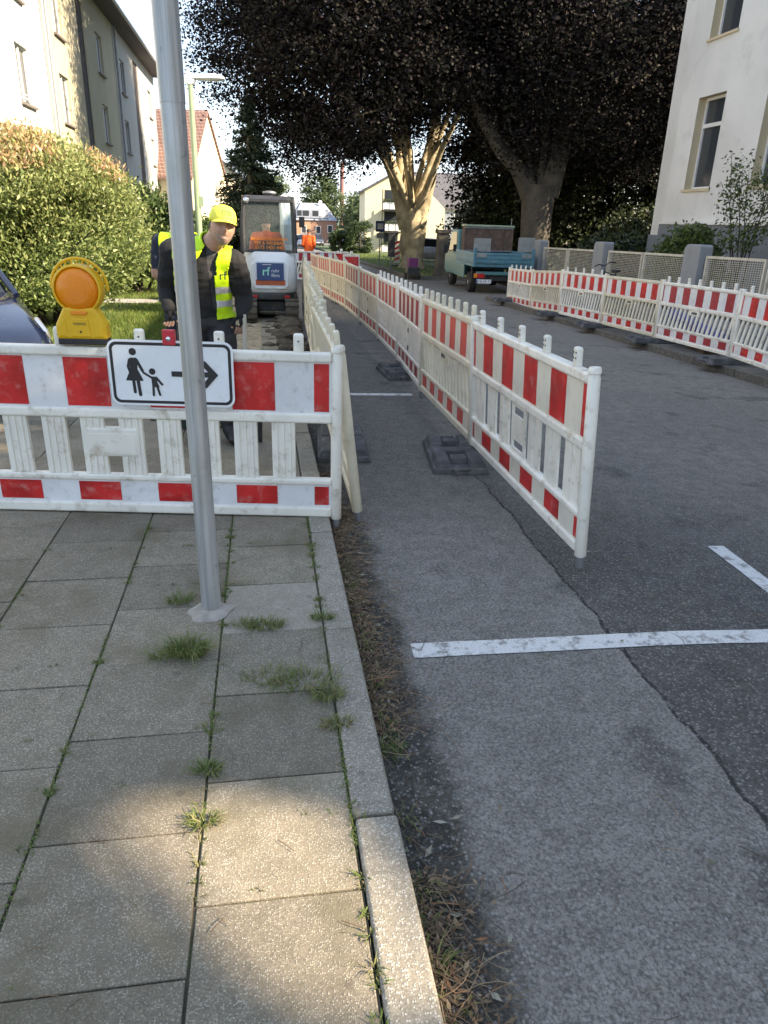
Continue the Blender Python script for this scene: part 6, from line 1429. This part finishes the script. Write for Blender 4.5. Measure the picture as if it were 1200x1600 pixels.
n = 60; y = rng.uniform(.8, 4.2, n); x = .34+np.abs(rng.normal(0, .1, n)); x[40:] = rng.uniform(.6, 2.4, 20); y[40:] = rng.uniform(.9, 3.6, 20)
flat_leaves('pale_leaves', x, y, rzv(x, y)+.012, np.where(np.arange(n) < 40, rng.uniform(.022, .050, n), rng.uniform(.015, .035, n)), 'litter_pale', .36, 'pale green and silvery fallen leaves in the gutter and on the road', .25)
def needles(n, x, y, z, ln, label):
    V, F = [], []; at = []
    for i in range(n):
        a = rng.uniform(0, 6.28); c = rng.normal(0, .35); q = []; p = np.array([x[i], y[i]]); L_ = ln[i]
        for k in range(4):
            q.append(p.copy()); p = p+np.array([math.cos(a), math.sin(a)])*L_/3; a += c
        b = len(V); w = .0011
        for k, p in enumerate(q):
            dx = -math.sin(a)*w; dy = math.cos(a)*w; zz = z[i]+.003*(k in (1, 2)); V += [(p[0]-dx, p[1]-dy, zz), (p[0]+dx, p[1]+dy, zz+.001)]
        for k in range(3): F.append((b+2*k, b+2*k+1, b+2*k+3, b+2*k+2))
        at += [rng.random()]*8
    o = mesh_np('pine_needles', np.array(V), np.array(F), 'litter', attr=np.array(at)); tag(o, label, 'needles', kind='stuff')
n = 2600; y = rng.uniform(.5, 4.8, n); x = .33+np.abs(rng.normal(0, .085, n)); kp = np.array([noise.noise(Vector((2., b*1.5, 1.))) > -.05+.3*(b < 1.1) or rng.random() < .15 for b in y]); x, y = x[kp], y[kp]; n = len(x); needles(n, x, y, rzv(x, y)+.006+np.abs(rng.normal(0, .01, n)), rng.uniform(.05, .13, n), 'brown pine needles drifted along the gutter')
n = 170; y = rng.uniform(.7, 5.5, n); x = rng.uniform(.5, 2.9, n); needles(n, x, y, rzv(x, y)+.003, rng.uniform(.05, .13, n), 'single pine needles scattered over the asphalt')
n = 45; y = rng.uniform(.8, 3.7, n); x = rng.uniform(-1.4, .2, n); needles(n, x, y, np.full(n, .004), rng.uniform(.04, .1, n), 'few dry needles and stalks on the paving slabs')
def tuft(cx, cy, cz, n, R_, h, mat_mix=0, flat=.95):
    R_ *= .85; h *= .75
    a = rng.uniform(0, 6.28, n); rr = R_*np.sqrt(rng.random(n)); bx = cx+rr*np.cos(a)*1.5; by = cy+rr*np.sin(a)*.75; L_ = rng.uniform(.45, 1.1, n)*h
    out = np.c_[np.cos(a)+rng.normal(0, .5, n), np.sin(a)+rng.normal(0, .5, n)]*flat; w = .0012+.0012*rng.random(n); V = np.empty((n, 6, 3)); pa = rng.uniform(0, 3.14, n); wv = np.c_[np.cos(pa)*w, np.sin(pa)*w, 0*w]
    b0 = np.c_[bx, by, np.full(n, cz)]; m = np.c_[bx+out[:, 0]*L_*.35, by+out[:, 1]*L_*.35, cz+L_*.62]; t = np.c_[bx+out[:, 0]*L_*.95, by+out[:, 1]*L_*.95, cz+L_*(.80-.45*rng.random(n))]
    V[:, 0] = b0-wv; V[:, 1] = b0+wv; V[:, 2] = m+wv*.9; V[:, 3] = m-wv*.9; V[:, 4] = t+wv*.15; V[:, 5] = t-wv*.15
    return V, np.clip(rng.random(n)*.75+mat_mix, 0, 1)
def tuft_obj(lst, name, label, cat, kind=None, group=None):
    Vs, A = [], []
    for t in lst: v, a = tuft(*t); Vs.append(v); A.append(a)
    V = np.concatenate(Vs); n = len(V); i6 = np.arange(n)[:, None]*6; o = mesh_np(name, V.reshape(-1, 3), np.concatenate([i6+np.array([[0, 1, 2, 3]]), i6+np.array([[3, 2, 4, 5]])]), 'weed', attr=np.repeat(np.concatenate(A), 6)); tag(o, label, cat, group, kind)
tuft_obj([(-.325, 2.40, 0, 420, .045, .12, .05), (-.42, 2.40, 0, 90, .04, .05, .1)], 'grass_tuft', 'bushy green grass tuft in the joint just in front of the pole', 'grass tuft', group='grass tufts')
tuft_obj([(-.40, 2.82, 0, 90, .04, .07, .05)], 'grass_tuft', 'small grass tuft left of the pole foot', 'grass tuft', group='grass tufts')
tuft_obj([(-.04, 2.58, 0, 220, .06, .05, .1), (-.12, 2.60, 0, 80, .04, .05, .2)], 'grass_tuft', 'low grass tuft below the pale new slab', 'grass tuft', group='grass tufts')
tuft_obj([(.10, 2.17, 0, 170, .10, .08, .15), (.18, 2.08, 0, 150, .04, .07, .2), (-.02, 2.22, 0, 110, .08, .05, .2), (.19, 1.93, 0, 110, .04, .05, .35)], 'grass_tuft', 'ragged dry grass tuft at the kerb in the middle of the slabs', 'grass tuft', group='grass tufts')
tuft_obj([(.20, 2.62, 0, 110, .035, .045, 0)], 'grass_tuft', 'short grass tuft against the kerb beside the pale slab', 'grass tuft', group='grass tufts')
tuft_obj([(-.205, 1.56, 0, 130, .035, .045, .12)], 'grass_tuft', 'light green tuft in the joint above the sunny patch', 'grass tuft', group='grass tufts')
tuft_obj([(-.21, 1.76, 0, 90, .03, .05, 0)], 'grass_tuft', 'little green tuft in the long joint below the kerb grass', 'grass tuft', group='grass tufts')
small = []
for _ in range(120):
    c = random.choice([-.212, -.212, .197, .197, .197, -.652, -1.1]); small.append((c+random.gauss(0, .004), random.uniform(.9, 3.7), -.004, random.randint(6, 26), random.uniform(.006, .02), random.uniform(.012, .035), random.choice([0, .1, .3])))
for _ in range(60): small.append((random.uniform(-1.2, .2), random.choice([1.32, 1.74, 2.16, 2.58, 2.99, 3.41, 1.14, 1.56, 1.97, 2.39, 2.8, 3.2])+random.gauss(0, .003), -.004, random.randint(4, 14), .01, random.uniform(.01, .02), .05))
for _ in range(40): small.append((.335+abs(random.gauss(0, .02)), random.uniform(.9, 3.4), -.068, random.randint(8, 26), .03, random.uniform(.03, .07), .05))
tuft_obj(small, 'moss_and_weeds', 'moss and tiny weeds growing in the paving joints', 'weeds', 'stuff')
# mossy cushions in the joints
n = 5200; c = rng.choice([-.212, .197, -.652, -1.102, .197], n); y = rng.uniform(.8, 3.75, n); keep = np.array([noise.noise(Vector((a*3, b*2.3, 8.))) > .0 for a, b in zip(c, y)]); c, y = c[keep], y[keep]; n = len(c)
x = c+rng.normal(0, .005, n)
V = np.empty((n, 3, 3)); a = rng.uniform(0, 6.28, n); s = rng.uniform(.002, .005, n); zz = rng.uniform(-.004, .003, n)
for k in range(3): V[:, k] = np.c_[x+np.cos(a+k*2.1)*s, y+np.sin(a+k*2.1)*s, zz+(.004 if k == 2 else 0)]
o = mesh_np('moss', V.reshape(-1, 3), np.arange(3*n).reshape(n, 3), 'weed', attr=np.repeat(rng.uniform(0, .6, n), 3)); tag(o, 'green moss filling parts of the joints between slabs', 'moss', kind='stuff')
